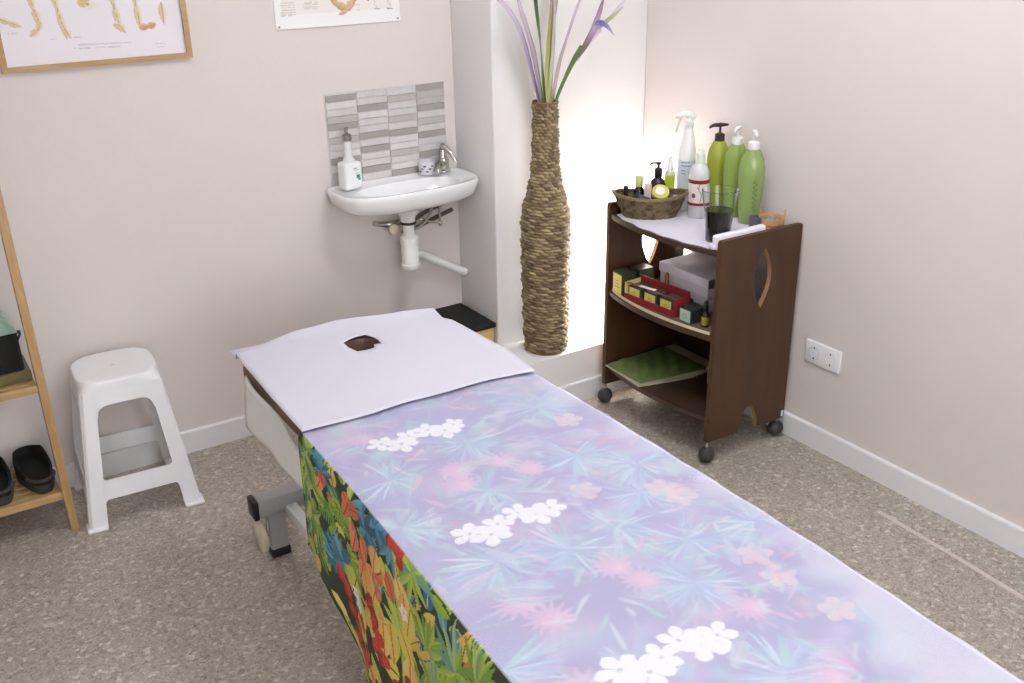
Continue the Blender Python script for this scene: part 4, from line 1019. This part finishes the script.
# pump bottle, black
x, y = bk_at(.028, .022)
t = thing('black_pump_bottle', 'black pump bottle standing in the wicker basket', 'bottle', (x, y, ZB))
b = BM(); lathe(b, [(0, 0), (.026, 0), (.028, .003), (.028, .108), (.025, .120), (.014, .129), (.012, .133)], (x, y, ZB), 32, cap=False); obj('bottle_body', b, M_black, t, ang=60)
b = BM(); lathe(b, [(.012, .131), (.0145, .135), (.0145, .163), (.009, .167), (.004, .168), (.004, .180), (.009, .181), (.009, .188), (0, .189)], (x, y, ZB), 24)
tube(b, [(x, y, ZB+.185), (x-.020, y+.012, ZB+.185), (x-.027, y+.016, ZB+.179)], .0032, 8); obj('pump', b, M_black, t)
# dark bottle with yellow-green cap
x, y = bk_at(-.040, .022)
t = thing('oil_bottle', 'dark brown bottle with a pale green cap in the wicker basket', 'bottle', (x, y, ZB))
b = BM(); lathe(b, [(0, 0), (.016, 0), (.018, .003), (.018, .084), (.012, .098), (.010, .104)], (x, y, ZB), 28, cap=False); obj('bottle_body', b, mat('brown_glass', (38, 30, 22), .12), t, ang=60)
b = BM(); lathe(b, [(.0135, .100), (.0145, .102), (.0145, .134), (.012, .138), (0, .139)], (x, y, ZB), 24); obj('cap', b, mat('pale_green_cap', (196, 204, 128), .35), t)
# jar with yellow lid, tilted
x, y = bk_at(.036, -.020)
t = thing('balm_jar', 'dark green jar tilted in the basket showing its white and yellow lid', 'jar', (x, y, ZB))
TM = Matrix.Rotation(-.75, 4, Vector((.73, -.69, 0))) if False else Matrix.Rotation(.85, 4, Vector((.69, -.50, 0)).normalized())
TM = Matrix.Rotation(.70, 4, Vector((1, -.55, 0)).normalized())
b = BM(); lathe(b, [(0, 0), (.027, 0), (.030, .004), (.030, .036), (0, .036)], (x, y+.012, ZB+.058), 32, M=TM, cap=False); obj('jar_body', b, mat('jar_green', (52, 62, 26), .25), t)
b = BM(); lathe(b, [(.0305, .034), (.031, .036), (.031, .050), (.028, .053), (0, .0535)], (x, y+.012, ZB+.058), 32, M=TM, cap=True); obj('lid', b, mat('yellow_lid', (216, 206, 112), .3), t)
b = BM(); lathe(b, [(0, .0538), (.018, .0538), (.018, .0542), (0, .0542)], (x-.006, y+.010, ZB+.060), 24, M=TM, cap=True); obj('lid_label', b, mat('lid_white', (240, 238, 222), .4), t)
# clear tube with cream content + beige stick
x, y = bk_at(-.008, -.020)
t = thing('cosmetic_tube', 'clear and cream cosmetic tube upright in the middle of the basket', 'tube', (x, y, ZB))
b = BM(); box(b, (x-.004, y, ZB+.068), (.032, .022, .110), bev=.008, seg=3, rz=-.7, taper=.85); obj('tube_body', b, mat('cream_tube', (222, 206, 192), .2, trans=.2), t)
b = BM(); lathe(b, [(.012, .0), (.013, .003), (.013, .013), (.009, .014)], (x-.004, y, ZB), 20); obj('cap', b, mat('lilac_cap', (160, 152, 176), .4), t)
x, y = bk_at(.012, -.046)
b = BM(); box(b, (x, y, ZB+.060), (.008, .003, .118), bev=.0012, rz=.6, rx=.05); tag(obj('wooden_spatula', b, mat('spatula_wood', (206, 196, 140), .5)), 'pale flat wooden stick standing beside the yellow lidded jar', 'spatula')
# little dark items
x, y = bk_at(-.088, .012)
t = thing('nail_polish_bottle', 'small dark vial with black cap at the left end of the basket', 'bottle', (x, y, ZB))
b = BM(); lathe(b, [(0, .0), (.010, .0), (.012, .003), (.012, .060), (.007, .066)], (x, y, ZB), 20, cap=False); obj('bottle_body', b, mat('grey_vial', (176, 168, 156), .2, trans=.3), t)
b = BM(); lathe(b, [(.008, .060), (.0095, .062), (.008, .104), (0, .105)], (x, y, ZB), 20); obj('cap', b, M_black, t)
x, y = bk_at(-.058, -.016)
t = thing('vial', 'short black vial lying in the left half of the basket', 'bottle', (x, y, ZB+.02))
b = BM(); lathe(b, [(0, -.03), (.010, -.03), (.011, -.027), (.011, .012), (.006, .016)], (x, y, ZB+.058), 20, M=Matrix.Rotation(.5, 4, 'Y'), cap=False); obj('bottle_body', b, mat('black_vial', (44, 38, 40), .2), t)
b = BM(); lathe(b, [(.007, .014), (.007, .032), (0, .033)], (x, y, ZB+.058), 20, M=Matrix.Rotation(.5, 4, 'Y')); obj('cap', b, M_black, t)
x, y = bk_at(-.036, -.034)
b = BM(); box(b, (x, y, ZB+.045), (.040, .020, .070), bev=.003, rz=-.4, ry=.35); tag(obj('cosmetic_box', b, mat('slate_box', (84, 80, 92), .5)), 'small slate grey box leaning in the left half of the basket', 'box')
x, y = bk_at(.090, .004)
b = BM(); lathe(b, [(0, 0), (.011, 0), (.012, .002), (.012, .054), (.009, .058), (.009, .070), (0, .071)], (x, y, ZB), 20, cap=False); tag(obj('lilac_vial', b, mat('lilac_glass', (168, 160, 190), .2)), 'small lilac vial at the right end of the basket', 'bottle')

# ---- middle shelf
ZM = .481
b = BM(); pts = [(.60, -1.132), (.60, -.582)]
for t_ in np.linspace(.02, .98, 24): pts.append((shelf_edge(-.5755-.563*t_)+.006, -.580-.552*t_))
prism(b, pts, [], .002, Matrix.Translation((0, 0, ZM+.0003)), mi=1)
P0 = []
for t_ in np.linspace(.02, .98, 25):
    y = -.580-.552*t_; x = shelf_edge(y)+.007; P0.append(Vector((x, y, ZM+.007+.0015*math.sin(t_*40))))
for a, c in zip(P0, P0[1:]):
    m_ = (a+c)/2; ang_ = math.atan2(c.y-a.y, c.x-a.x); box(b, (m_.x, m_.y, ZM+.0075), ((c-a).length*1.02, .002, .011), rz=ang_)
o = obj('cardboard_tray', b, [mat('cardboard_cream', (216, 202, 168), .8, var=.08), mat('cardboard_inside', (112, 92, 70), .8, var=.1)], smooth=False); tag(o, 'shallow cream cardboard tray on the middle shelf of the trolley', 'tray')
ZM += .0028
def carton(name, lab, c, s, rz, faces, cat='box', group=None):
    """box whose front (-x side) carries its own colour"""
    b = BM(); box(b, (c[0], c[1], c[2]+s[2]/2), s, bev=.0012, seg=1, rz=rz)
    o = obj(name, b, faces[0], smooth=False); tag(o, lab, cat, group)
    b = BM(); R_ = Matrix.Translation(c) @ Matrix.Rotation(rz, 4, 'Z'); b2 = BM(); box(b2, (-s[0]/2-.0006, 0, s[2]*.5), (.001, s[1]*.84, s[2]*.84)); bmesh.ops.transform(b2, matrix=R_, verts=b2.verts); merge(b, b2)
    l_ = obj('front_label', b, faces[1], o, smooth=False)
    if len(faces) > 2:
        b = BM()
        for k in range(3):
            b2 = BM(); box(b2, (-s[0]/2-.0014, 0, s[2]*(.35+.14*k)), (.0008, s[1]*(.5-.1*k), s[2]*.035)); bmesh.ops.transform(b2, matrix=R_, verts=b2.verts); merge(b, b2)
        obj('print_lines', b, faces[2], l_, smooth=False)
    return o
m_dkgreen = mat('carton_dark_green', (58, 62, 40), .5); m_yel = mat('carton_yellow', (222, 214, 130), .5); m_line = mat('carton_lines', (160, 150, 96), .5)
carton('yellow_carton', 'pale yellow carton with a dark green top at the left of the middle shelf', (.348, -.632, ZM), (.060, .066, .088), -.10, (m_dkgreen, m_yel, m_line))
carton('dark_carton', 'dark green carton standing behind the pale yellow carton', (.44, -.625, ZM), (.07, .06, .085), 0, (m_dkgreen, m_dkgreen))
t = thing('display_box', 'open red display box with a yellow end flap on the middle shelf', 'box', (.36, -.81, ZM))
mr_ = mat('red_card', (150, 44, 48), .5); mr2 = mat('dark_red_card', (128, 40, 44), .5)
rzb = .075; RB = Matrix.Translation((.358, -.808, ZM)) @ Matrix.Rotation(rzb, 4, 'Z')
def rb_box(b, c, s, **k):
    b2 = BM(); box(b2, c, s, **k); bmesh.ops.transform(b2, matrix=RB, verts=b2.verts); merge(b, b2)
b = BM(); rb_box(b, (0, 0, .001), (.082, .250, .002)); rb_box(b, (.040, 0, .040), (.002, .250, .080)); rb_box(b, (0, -.124, .034), (.080, .002, .068)); rb_box(b, (-.040, 0, .012), (.002, .250, .024)); rb_box(b, (-.041, 0, .0245), (.004, .250, .004))
rb_box(b, (-.028, 0, .066), (.022, .246, .0016), ry=.3)
obj('box_body', b, mr_, t, smooth=False)
b = BM(); rb_box(b, (0, .1245, .034), (.080, .003, .068)); obj('end_flap', b, m_yel, t, smooth=False)
for i, yy in enumerate((.080, 0, -.080)):
    c = RB @ Vector((-.004, yy, .0022))
    carton('tea_carton', ('left' if i == 0 else 'middle' if i == 1 else 'right')+' one of the three small cartons inside the red display box', (c.x, c.y, c.z), (.062, .062, .056), rzb, (mat('carton_teal', (64, 84, 72), .5), mat('carton_ochre', (206, 190, 108), .5), mat('carton_brown', (134, 116, 66), .5)), group='cartons in the red display box')
b = BM(); box(b, (.33, -.79, ZM+.0705), (.014, .07, .002), rz=.2); o = obj('paper_slip', b, mat('white_slip', (236, 232, 226), .6), smooth=False); tag(o, 'narrow white paper slip lying on the red display box', 'paper')
carton('mint_carton', 'dark carton with a mint green front right of the red display box', (.368, -.988, ZM), (.07, .060, .052), .02, (mat('carton_black', (40, 46, 44), .5), mat('carton_mint', (184, 210, 190), .5), mat('carton_mint2', (120, 160, 140), .5)))
def dropper(name, lab, x, y, r, h, body, cap, lbl, hc=.035):
    t = thing(name, lab, 'bottle', (x, y, ZM))
    b = BM(); lathe(b, [(0, 0), (r*.95, 0), (r, .002), (r, h*.7), (r*.55, h*.85), (r*.5, h)], (x, y, ZM), 24, cap=False); obj('bottle_body', b, body, t, ang=60)
    b = BM(); lathe(b, [(r*.62, h*.93), (r*.66, h*.95), (r*.55, h+hc*.8), (r*.3, h+hc), (0, h+hc)], (x, y, ZM), 20); obj('cap', b, cap, t)
    b = BM(); lathe(b, [(r*1.02, h*.12), (r*1.04, h*.13), (r*1.04, h*.6), (r*1.02, h*.61)], (x, y, ZM), 24, cap=False); obj('label', b, lbl, t)
m_amber = mat('amber_glass', (64, 42, 22), .12); m_olive = mat('olive_label', (150, 138, 62), .5)
dropper('dropper_bottle', 'amber dropper bottle with olive label at the right of the middle shelf', .366, -1.055, .0135, .060, m_amber, M_black, m_olive)
dropper('white_capped_bottle', 'small bottle with a white cap next to the near panel on the middle shelf', .372, -1.112, .014, .045, mat('green_glass', (60, 80, 40), .15), mat('white_cap', (238, 238, 236), .4), mat('yellow_label2', (206, 200, 96), .5), .04)
dropper('corked_bottle', 'dark green bottle with a brown wooden cap behind the red display box', .421, -.790, .0135, .066, mat('bottle_dark_green', (30, 52, 44), .12), mat('wood_cap', (150, 92, 44), .5), mat('dark_label', (42, 60, 54), .5), .045)
carton('slate_carton', 'low dark carton between the red display box and the grey box', (.418, -.885, ZM), (.024, .08, .045), .05, (mat('carton_slate', (62, 68, 66), .5), mat('carton_slate2', (80, 88, 86), .5)))
t = thing('grey_storage_box', 'light grey lidded storage box at the back of the middle shelf', 'box', (.542, -.858, ZM))
mgb = mat('grey_card', (206, 205, 214), .5, var=.03)
b = BM(); box(b, (.542, -.858, ZM+.050), (.205, .255, .10), bev=.003, rz=0); obj('box_body', b, mgb, t)
b = BM(); box(b, (.542, -.858, ZM+.118), (.213, .263, .036), bev=.003); obj('lid', b, mat('grey_lid', (226, 225, 238), .5, var=.03), t)
b = BM(); box(b, (.542, -.9902, ZM+.118), (.212, .001, .032)); obj('dark_end', b, mat('dark_grey_card', (98, 100, 104), .5), t, smooth=False)
t = thing('plastic_jar', 'round grey translucent jar on the middle shelf before the near panel', 'jar', (.46, -1.075, ZM))
b = BM(); lathe(b, [(0, 0), (.036, 0), (.038, .003), (.038, .055), (.036, .058)], (.462, -1.078, ZM), 32, cap=False); obj('jar_body', b, mat('grey_jar', (132, 136, 136), .2, trans=.3), t)
b = BM(); lathe(b, [(.039, .050), (.040, .052), (.040, .066), (.036, .069), (0, .069)], (.462, -1.078, ZM), 32); obj('lid', b, mat('jar_lid', (206, 206, 210), .35), t)

# ---- bottom shelf
ZL = .1753
b = BM(); pts = [(.300, -.592), (.292, -.70), (.281, -.815), (.50, -.87), (.66, -.86), (.66, -.592)]
prism(b, pts, [], .004, Matrix.Translation((0, 0, ZL)))
o = obj('board', b, mat('cream_board', (176, 170, 146), .7), smooth=False); tag(o, 'thin cream board under the green bag on the bottom shelf', 'board')
P = []
n1, n2 = 34, 34
for i in range(n1+1):
    row_ = []
    for j in range(n2+1):
        s, q = i/n1, j/n2
        x = .302+.30*s; y = -.602-.20*q-.045*s*q
        e = min(s, 1-s, q, 1-q); h_ = .034*min(1, e*5)**.6
        h_ *= .8+.16*math.sin(s*9+q*4)*math.sin(q*7+1)+.12*math.sin(s*31+q*17)
        row_.append((x, y, ZL+.0048+max(0.001, h_)))
    P.append(row_)
b = BM(); VV = [[b.verts.new(p) for p in r] for r in P]
for i in range(n1):
    for j in range(n2): b.faces.new((VV[i][j], VV[i+1][j], VV[i+1][j+1], VV[i][j+1]))
border = [VV[i][0] for i in range(n1+1)]+[VV[n1][j] for j in range(1, n2+1)]+[VV[i][n2] for i in range(n1-1, -1, -1)]+[VV[0][j] for j in range(n2-1, 0, -1)]
bot = [b.verts.new((v.co.x, v.co.y, ZL+.0046)) for v in border]
for i in range(len(border)): b.faces.new((border[i], border[(i+1) % len(border)], bot[(i+1) % len(bot)], bot[i]))
b.faces.new(bot); bmesh.ops.recalc_face_normals(b, faces=b.faces)
gt = obj('green_towel', b, mat('green_towel_cloth', (86, 102, 54), .5, var=.35, nscale=50, bump=.6, bscale=120, coat=.15), None, ang=60)
tag(gt, 'green towel packed in clear plastic on the bottom shelf of the trolley', 'towel')
b = BM(); box(b, (.595, -1.02, ZL+.030), (.17, .17, .060), bev=.004); gb = obj('grey_tray', b, mat('grey_tray_plastic', (112, 116, 126), .4)); tag(gb, 'grey plastic box at the back right of the bottom shelf', 'box')
b = BM(); box(b, (.595, -1.02, ZL+.0625), (.174, .174, .004), bev=.0015); obj('rim', b, mat('tray_rim_white', (220, 220, 224), .4), gb)

# ================================================================ COLUMN LAMP on the ledge, behind the trolley
gl = thing('column_lamp', 'glowing white column lamp on the ledge behind the trolley', 'lamp', (.585, -.395, LH))
b = BM(); lathe(b, [(0, 0), (.045, 0), (.048, .004), (.044, .012), (.012, .018), (.010, .12), (.016, .126)], (.585, -.395, LH+.0005), 28); obj('lamp_base', b, M_white_metal, gl)
b = BM(); lathe(b, [(0, 0), (.040, 0), (.044, .004), (.044, .30), (.040, .304), (0, .304)], (.585, -.395, LH+.127), 32)
obj('lamp_shade', b, mat('glowing_shade', (255, 252, 250), .5, emit=42.0, var=0), gl)

# ================================================================ OUTLET
ou = thing('power_outlet', 'white double power outlet on the right wall above the baseboard', 'outlet', (W, -1.293, .366))
b = BM(); box(b, (W-.005, -1.293, .366), (.010, .152, .083), bev=.003, seg=3); obj('plate', b, M_plastic, ou)
for yy in (-1.257, -1.329):
    b = BM(); lathe(b, [(.024, 0), (.024, .001), (.0215, .0015), (.020, -.006), (0, -.006)], (W-.0100, yy, .366), 32, M=Matrix.Rotation(-PI/2, 4, 'Y'), cap=False); 
    so = obj('socket', b, mat('socket_white', (224, 223, 226), .3), ou)
    b = BM()
    for dz in (-.0085, .0085): lathe(b, [(0, 0), (.0036, 0), (.0036, .0012), (0, .0012)], (W-.0060, yy+dz, .366), 12, M=Matrix.Rotation(-PI/2, 4, 'Y'))
    for dz in (-.020, .020): box(b, (W-.0105, yy, .366+dz), (.003, .004, .006))
    obj('contact_holes', b, mat('socket_dark', (74, 72, 74), .5), so)

# ================================================================ FLOOR CABLE STRIP
b = BM(); path = smooth_path([(.557, -1.705, .002), (.556, -1.76, .002), (.549, -1.88, .002), (.541, -2.02, .002), (.531, -2.16, .002), (.522, -2.35, .002), (.52, -2.8, .002)], 6)
rings = []
for i, p in enumerate(path):
    d = (path[min(i+1, len(path)-1)]-path[max(i-1, 0)]).normalized(); s = Vector((d.y, -d.x, 0))
    w_ = .008
    rings.append([p+s*q*w_+Vector((0, 0, h_)) for q, h_ in ((-1, -.0015), (-.75, .002), (-.15, .003), (0, .0008), (.15, .003), (.75, .002), (1, -.0015))])
loops_mesh(b, rings)
o = obj('cable_strip', b, mat('cable_beige', (206, 196, 186), .5)); tag(o, 'flat beige twin cable running along the floor near the right wall', 'cable')

# ================================================================ STOOL
SCX, SCY, SRZ, SH = -1.424, -.190, -.066, .490
st = thing('plastic_stool', 'white moulded plastic stool between the bamboo shelf and the bed', 'stool', (SCX, SCY, 0), rz=SRZ)
HT, HB = .122, .180     # half width of the side planes at the top and at the floor
def hw(z): return HB+(HT-HB)*z/SH
SM = world(st)
def side_pt(k, u, z, off=0):
    p = Vector((u, -hw(z)-off, z)); return Matrix.Rotation(k*PI/2, 4, 'Z') @ p
def slab(b, k, poly, t=.005):
    """poly in (u,z) of side k, given thickness inwards"""
    # dense outline so the slab follows the tapering plane
    A = [side_pt(k, u, z) for u, z in poly]; B = [side_pt(k, u, z, -t) for u, z in poly]
    tris = tessellate_polygon([[Vector((u, z, 0)) for u, z in poly]])
    va = [b.verts.new(SM @ p) for p in A]; vb = [b.verts.new(SM @ p) for p in B]
    for a, c, d in tris: b.faces.new((va[a], va[c], va[d])); b.faces.new((vb[d], vb[c], vb[a]))
    n_ = len(poly)
    for i in range(n_): b.faces.new((va[i], va[(i+1) % n_], vb[(i+1) % n_], vb[i]))
def legw(z):   # inner edge of the leg wing measured from the corner
    return .056-.012*z/SH
Z_AP, Z_B1, Z_B0 = .412, .165, .100
cr = .016
def inner(z): return hw(z)-legw(z)
for k in range(4):
    # a leg: two wings meeting at the corner between side k and side k+1
    b = BM()
    zt = [0.0, .02, .10, .2, .3, .38, SH-.03]
    for kk, sg in ((k, 1), ((k+1) % 4, -1)):
        poly = [(sg*(hw(z)-cr*.6), z) for z in zt]
        innerz = [SH-.03]+[Z_AP-.002+.0, Z_AP-.03, .3, .2, Z_B1+.02, Z_B1, Z_B0, Z_B0-.02, .05, .0]
        poly += [(sg*(inner(z)), z) for z in innerz]
        slab(b, kk, poly)
    # rounded outer corner
    rows_ = []
    for z in zt:
        r_ = []
        for a in np.linspace(0, PI/2, 7):
            c0 = hw(z)-cr; p = Vector((c0+cr*math.sin(a), -c0-cr*math.cos(a), z)); r_.append(SM @ (Matrix.Rotation(k*PI/2, 4, 'Z') @ p))
        rows_.append(r_)
    vv = [[b.verts.new(p) for p in r] for r in rows_]
    for i in range(len(vv)-1):
        for j in range(6): b.faces.new((vv[i][j], vv[i+1][j], vv[i+1][j+1], vv[i][j+1]))
    bmesh.ops.recalc_face_normals(b, faces=b.faces)
    lg = obj('leg', b, M_plastic, st, ang=50)
    b = BM(); c0 = HB-.025; p = SM @ (Matrix.Rotation(k*PI/2, 4, 'Z') @ Vector((c0, -c0, 0)))
    box(b, (p.x, p.y, .0065), (.062, .062, .013), bev=.005, seg=3, rz=SRZ+k*PI/2); obj('foot', b, M_plastic, lg)
    # apron with rounded opening corners
    b = BM(); ro = .035
    poly = [(-inner(SH-.03)-.002, SH-.03), (inner(SH-.03)+.002, SH-.03), (inner(Z_AP-ro)+.001, Z_AP-ro-.004)]
    for a in np.linspace(0, PI/2, 8): poly.append((inner(Z_AP)-ro+ro*math.cos(a), Z_AP-ro+ro*math.sin(a)))
    for a in np.linspace(PI/2, PI, 8): poly.append((-inner(Z_AP)+ro+ro*math.cos(a), Z_AP-ro+ro*math.sin(a)))
    poly.append((-inner(Z_AP-ro)-.001, Z_AP-ro-.004))
    slab(b, k, poly); bmesh.ops.recalc_face_normals(b, faces=b.faces); obj('apron', b, M_plastic, st, smooth=False)
    b = BM(); rr2 = .012
    poly = [(-inner(Z_B0)-.002, Z_B0-rr2)]
    for a in np.linspace(PI, PI/2, 5): poly.append((-inner(Z_B0)+rr2+rr2*math.cos(a), Z_B0-rr2+rr2*math.sin(a)))
    for a in np.linspace(PI/2, 0, 5): poly.append((inner(Z_B0)-rr2+rr2*math.cos(a), Z_B0-rr2+rr2*math.sin(a)))
    poly += [(inner(Z_B0)+.002, Z_B0-rr2), (inner(Z_B1)+.002, Z_B1+rr2)]
    for a in np.linspace(0, -PI/2, 5): poly.append((inner(Z_B1)-rr2+rr2*math.cos(a), Z_B1+rr2+rr2*math.sin(a)))
    for a in np.linspace(-PI/2, -PI, 5): poly.append((-inner(Z_B1)+rr2+rr2*math.cos(a), Z_B1+rr2+rr2*math.sin(a)))
    poly.append((-inner(Z_B1)-.002, Z_B1+rr2))
    slab(b, k, poly); bmesh.ops.recalc_face_normals(b, faces=b.faces); obj('stretcher', b, M_plastic, st, smooth=False)
def octo(h, r, ch, z, n_=5):
    pts = []
    for k in range(4):
        for t_ in np.linspace(0, 1, n_*2):
            # chamfered rounded corner
            a = PI/2*k+PI/4+(t_-.5)*PI/2
            pts.append(None)
    pts = []
    for i in range(64):
        a = 2*PI*i/64; c, s = math.cos(a), math.sin(a); e = ch
        q1 = 1/(abs(c)**e+abs(s)**e)**(1/e); q2 = (2.2 if e > 13 else 1.60)/(abs(c)+abs(s)); q = (q1**-14+q2**-14)**(-1/14)
        pts.append(SM @ Vector((h*q*c, h*q*s, z)))
    return pts
hs_ = hw(SH-.03)
loops = [octo(hs_-.006, 0, 14, SH-.034), octo(hs_+.0005, 0, 14, SH-.034), octo(hs_+.0005, 0, 14, SH-.029), octo(hs_+.001, 0, 12, SH-.005), octo(hs_-.001, 0, 12, SH-.001), octo(hs_-.006, 0, 12, SH), octo(hs_-.03, 0, 10, SH-.0005), octo(.02, 0, 2, SH-.001)]
b = BM(); loops_mesh(b, loops); obj('seat', b, M_plastic, st, ang=60)
b = BM(); pc_ = SM @ Vector((0, 0, SH-.002)); lathe(b, [(.003, 0), (.006, 0), (.006, .0012), (.003, .0012)], pc_, 16, cap=False); obj('seat_hole', b, mat('hole_grey', (176, 174, 176), .5), st)

# ================================================================ BAMBOO SHELF
sh = thing('bamboo_shelf', 'bamboo ladder shelf with shoes and a basket at the left edge', 'shelf', (-2.0, -.2, 0))
RX = -1.650; RW = .026
def fy(z): return -.292+.085*z/1.15
for x in (RX, RX-.62):
    for (y0, y1) in ((fy(0), fy(1.75)),):
        b = BM(); P0 = Vector((x, y0, 0)); P1 = Vector((x, y1, 1.75)); c = (P0+P1)/2; a = math.atan2(P1.y-P0.y, P1.z-P0.z)
        box(b, c, (RW, .030, (P1-P0).length), bev=.003, rx=-a)
        for v in b.verts: v.co.z = max(v.co.z, .0005)
        obj('upright', b, M_bamboo, sh)
for z in (.142, .510, 1.06, 1.5):
    b = BM(); y0 = fy(z); xm = RX-.31
    box(b, (xm, y0, z-.013), (.594, .022, .026), bev=.002); box(b, (xm, -.035, z-.013), (.594, .022, .026), bev=.002)
    n_ = 6; d = (-.046-(y0+.011))/n_
    for i in range(n_): box(b, (xm, y0+.011+d*(i+.5), z-.005), (.592, abs(d)-.006, .010), bev=.001)
    for x in (RX-.02, RX-.60): box(b, (x, (y0-.035)/2, z-.014), (.014, abs(y0+.035)-.03, .014), bev=.001)
    obj('shelf_board', b, M_bambooL, sh)
# clogs
def clog(x, y, lab):
    z0 = .1425; rz = .10
    t = thing('clog', lab, 'shoe', (x, y, z0), 'clogs on the lower bamboo shelf')
    Rm = Matrix.Translation((x, y, z0)) @ Matrix.Rotation(rz, 4, 'Z')
    def foot(v):  # half width along the length, v 0 heel .. 1 toe
        return .040+.015*math.sin(PI*min(1, v*1.05)**1.4)-.002
    def outline(k, z, sh=0, L=.24, y0=-.115):
        pts = []; n_ = 40
        for i in range(n_):
            a = 2*PI*i/n_; v = .5-.5*math.cos(a) if True else 0
            yy = y0+L*(.5-.5*math.cos(a)); w_ = foot((yy-y0)/L)*abs(math.sin(a))**.6*math.copysign(1, math.sin(a))
            pts.append(Rm @ Vector((w_*k, (yy-y0-L/2)*(1-(1-k)*.3)+y0+L/2, z(yy) if callable(z) else z)))
        return pts
    b = BM(); loops_mesh(b, [outline(.94, 0), outline(1.0, .004), outline(1.02, .022), outline(1.0, .030), outline(.8, .0305)]); obj('sole', b, M_rubber, t)
    b = BM()
    # upper: closed toe half plus low side walls, open at the heel top
    hz_ = lambda k: (lambda yy: .030+k*(.020+.042*max(0, min(1, (yy+.03)/.09))**.8*max(.25, 1-max(0, yy-.05)*7)))
    loops_mesh(b, [outline(1.0, .029), outline(1.01, hz_(.55)), outline(.93, hz_(.95)), outline(.84, hz_(1.0)), outline(.80, hz_(.9)), outline(.84, .031)], (False, True)); obj('upper', b, M_blackcloth, t)
    b = BM(); P_ = []
    for i in range(15): a = PI+PI*i/14; P_.append(Rm @ Vector((.041*math.cos(a), -.070+.047*math.sin(a), .048)))
    tube(b, P_, .006, 8); obj('heel_strap', b, M_rubber, t)
clog(-1.716, -.158, 'black clog nearest the right upright on the lower bamboo shelf')
clog(-1.838, -.160, 'black clog at the left edge of the picture on the lower shelf')
# basket/tray with dark box and towel
t = thing('shelf_basket', 'black fabric storage box with olive base tray on the upper bamboo shelf', 'storage box', (-1.83, -.13, .5105))
b = BM(); box(b, (-1.805, -.137, .5265), (.28, .155, .032), bev=.004); obj('tray', b, mat('olive_tray', (112, 104, 66), .6), t)
b = BM(); box(b, (-1.810, -.132, .600), (.262, .135, .130), bev=.010, seg=3); obj('fabric_box', b, M_blackcloth, t)
b = BM(); tube(b, [(-1.679, -.16, .63), (-1.669, -.15, .642), (-1.667, -.125, .644), (-1.679, -.11, .63)], .004, 8, smooth=4); obj('handle', b, M_black, t)
P = []
for i in range(31):
    row_ = []
    for j in range(21):
        s, q = i/30, j/20; x = -1.950+.272*s; y = -.195+.125*q
        e = min(s, 1-s, q, 1-q); h_ = .075*min(1, e*4.5)**.55*(.9+.12*math.sin(s*11+q*5))+.004*math.sin(q*26+s*9)*min(1, e*8)
        row_.append((x, y, .6660+max(0, h_)))
    P.append(row_)
b = BM(); VV = [[b.verts.new(p) for p in r] for r in P]
for i in range(30):
    for j in range(20): b.faces.new((VV[i][j], VV[i+1][j], VV[i+1][j+1], VV[i][j+1]))
border = [VV[i][0] for i in range(31)]+[VV[30][j] for j in range(1, 21)]+[VV[i][20] for i in range(29, -1, -1)]+[VV[0][j] for j in range(19, 0, -1)]
bot = [b.verts.new((v.co.x, v.co.y, .6655)) for v in border]
for i in range(len(border)): b.faces.new((border[i], border[(i+1) % len(border)], bot[(i+1) % len(bot)], bot[i]))
b.faces.new(bot); bmesh.ops.recalc_face_normals(b, faces=b.faces)
o = obj('folded_towel', b, mat('mint_towel', (150, 178, 164), .95, var=.05, bump=.6, bscale=400, sheen=.3), None, ang=60); tag(o, 'mint green folded towel on the black box of the bamboo shelf', 'towel')

# ================================================================ WORLD, CAMERA
wd = bpy.data.worlds.new('World'); sc.world = wd; wd.use_nodes = True
bg = wd.node_tree.nodes['Background']; bg.inputs['Color'].default_value = (.93, .96, 1.0, 1); bg.inputs['Strength'].default_value = 5.0

cam = bpy.data.cameras.new('camera'); co = bpy.data.objects.new('camera', cam); COL.objects.link(co)
yaw, pitch, roll = 0.57299565, 0.40668389, -0.01864534
cy, sy_ = math.cos(yaw), math.sin(yaw); cp, sp_ = math.cos(pitch), math.sin(pitch)
fwd = Vector((sy_*cp, cy*cp, -sp_)); rt = Vector((cy, -sy_, 0)); up = rt.cross(fwd)
r2 = math.cos(roll)*rt+math.sin(roll)*up; u2 = -math.sin(roll)*rt+math.cos(roll)*up
Mc = Matrix(((r2.x, u2.x, -fwd.x, -1.92911512), (r2.y, u2.y, -fwd.y, -3.37152403), (r2.z, u2.z, -fwd.z, 1.81376724), (0, 0, 0, 1)))
co.matrix_world = Mc
cam.sensor_width = 36; cam.lens = 992.0323736881062/1024*36; cam.clip_start = .02
sc.camera = co
sc.view_settings.view_transform = 'Standard'; sc.view_settings.look = 'None'; sc.view_settings.gamma = 1; sc.view_settings.exposure = 0.95
sc.view_settings.use_curve_mapping = False
sc.cycles.max_bounces = 8; sc.cycles.diffuse_bounces = 5; sc.cycles.transparent_max_bounces = 12
sc.cycles.caustics_reflective = False; sc.cycles.caustics_refractive = False
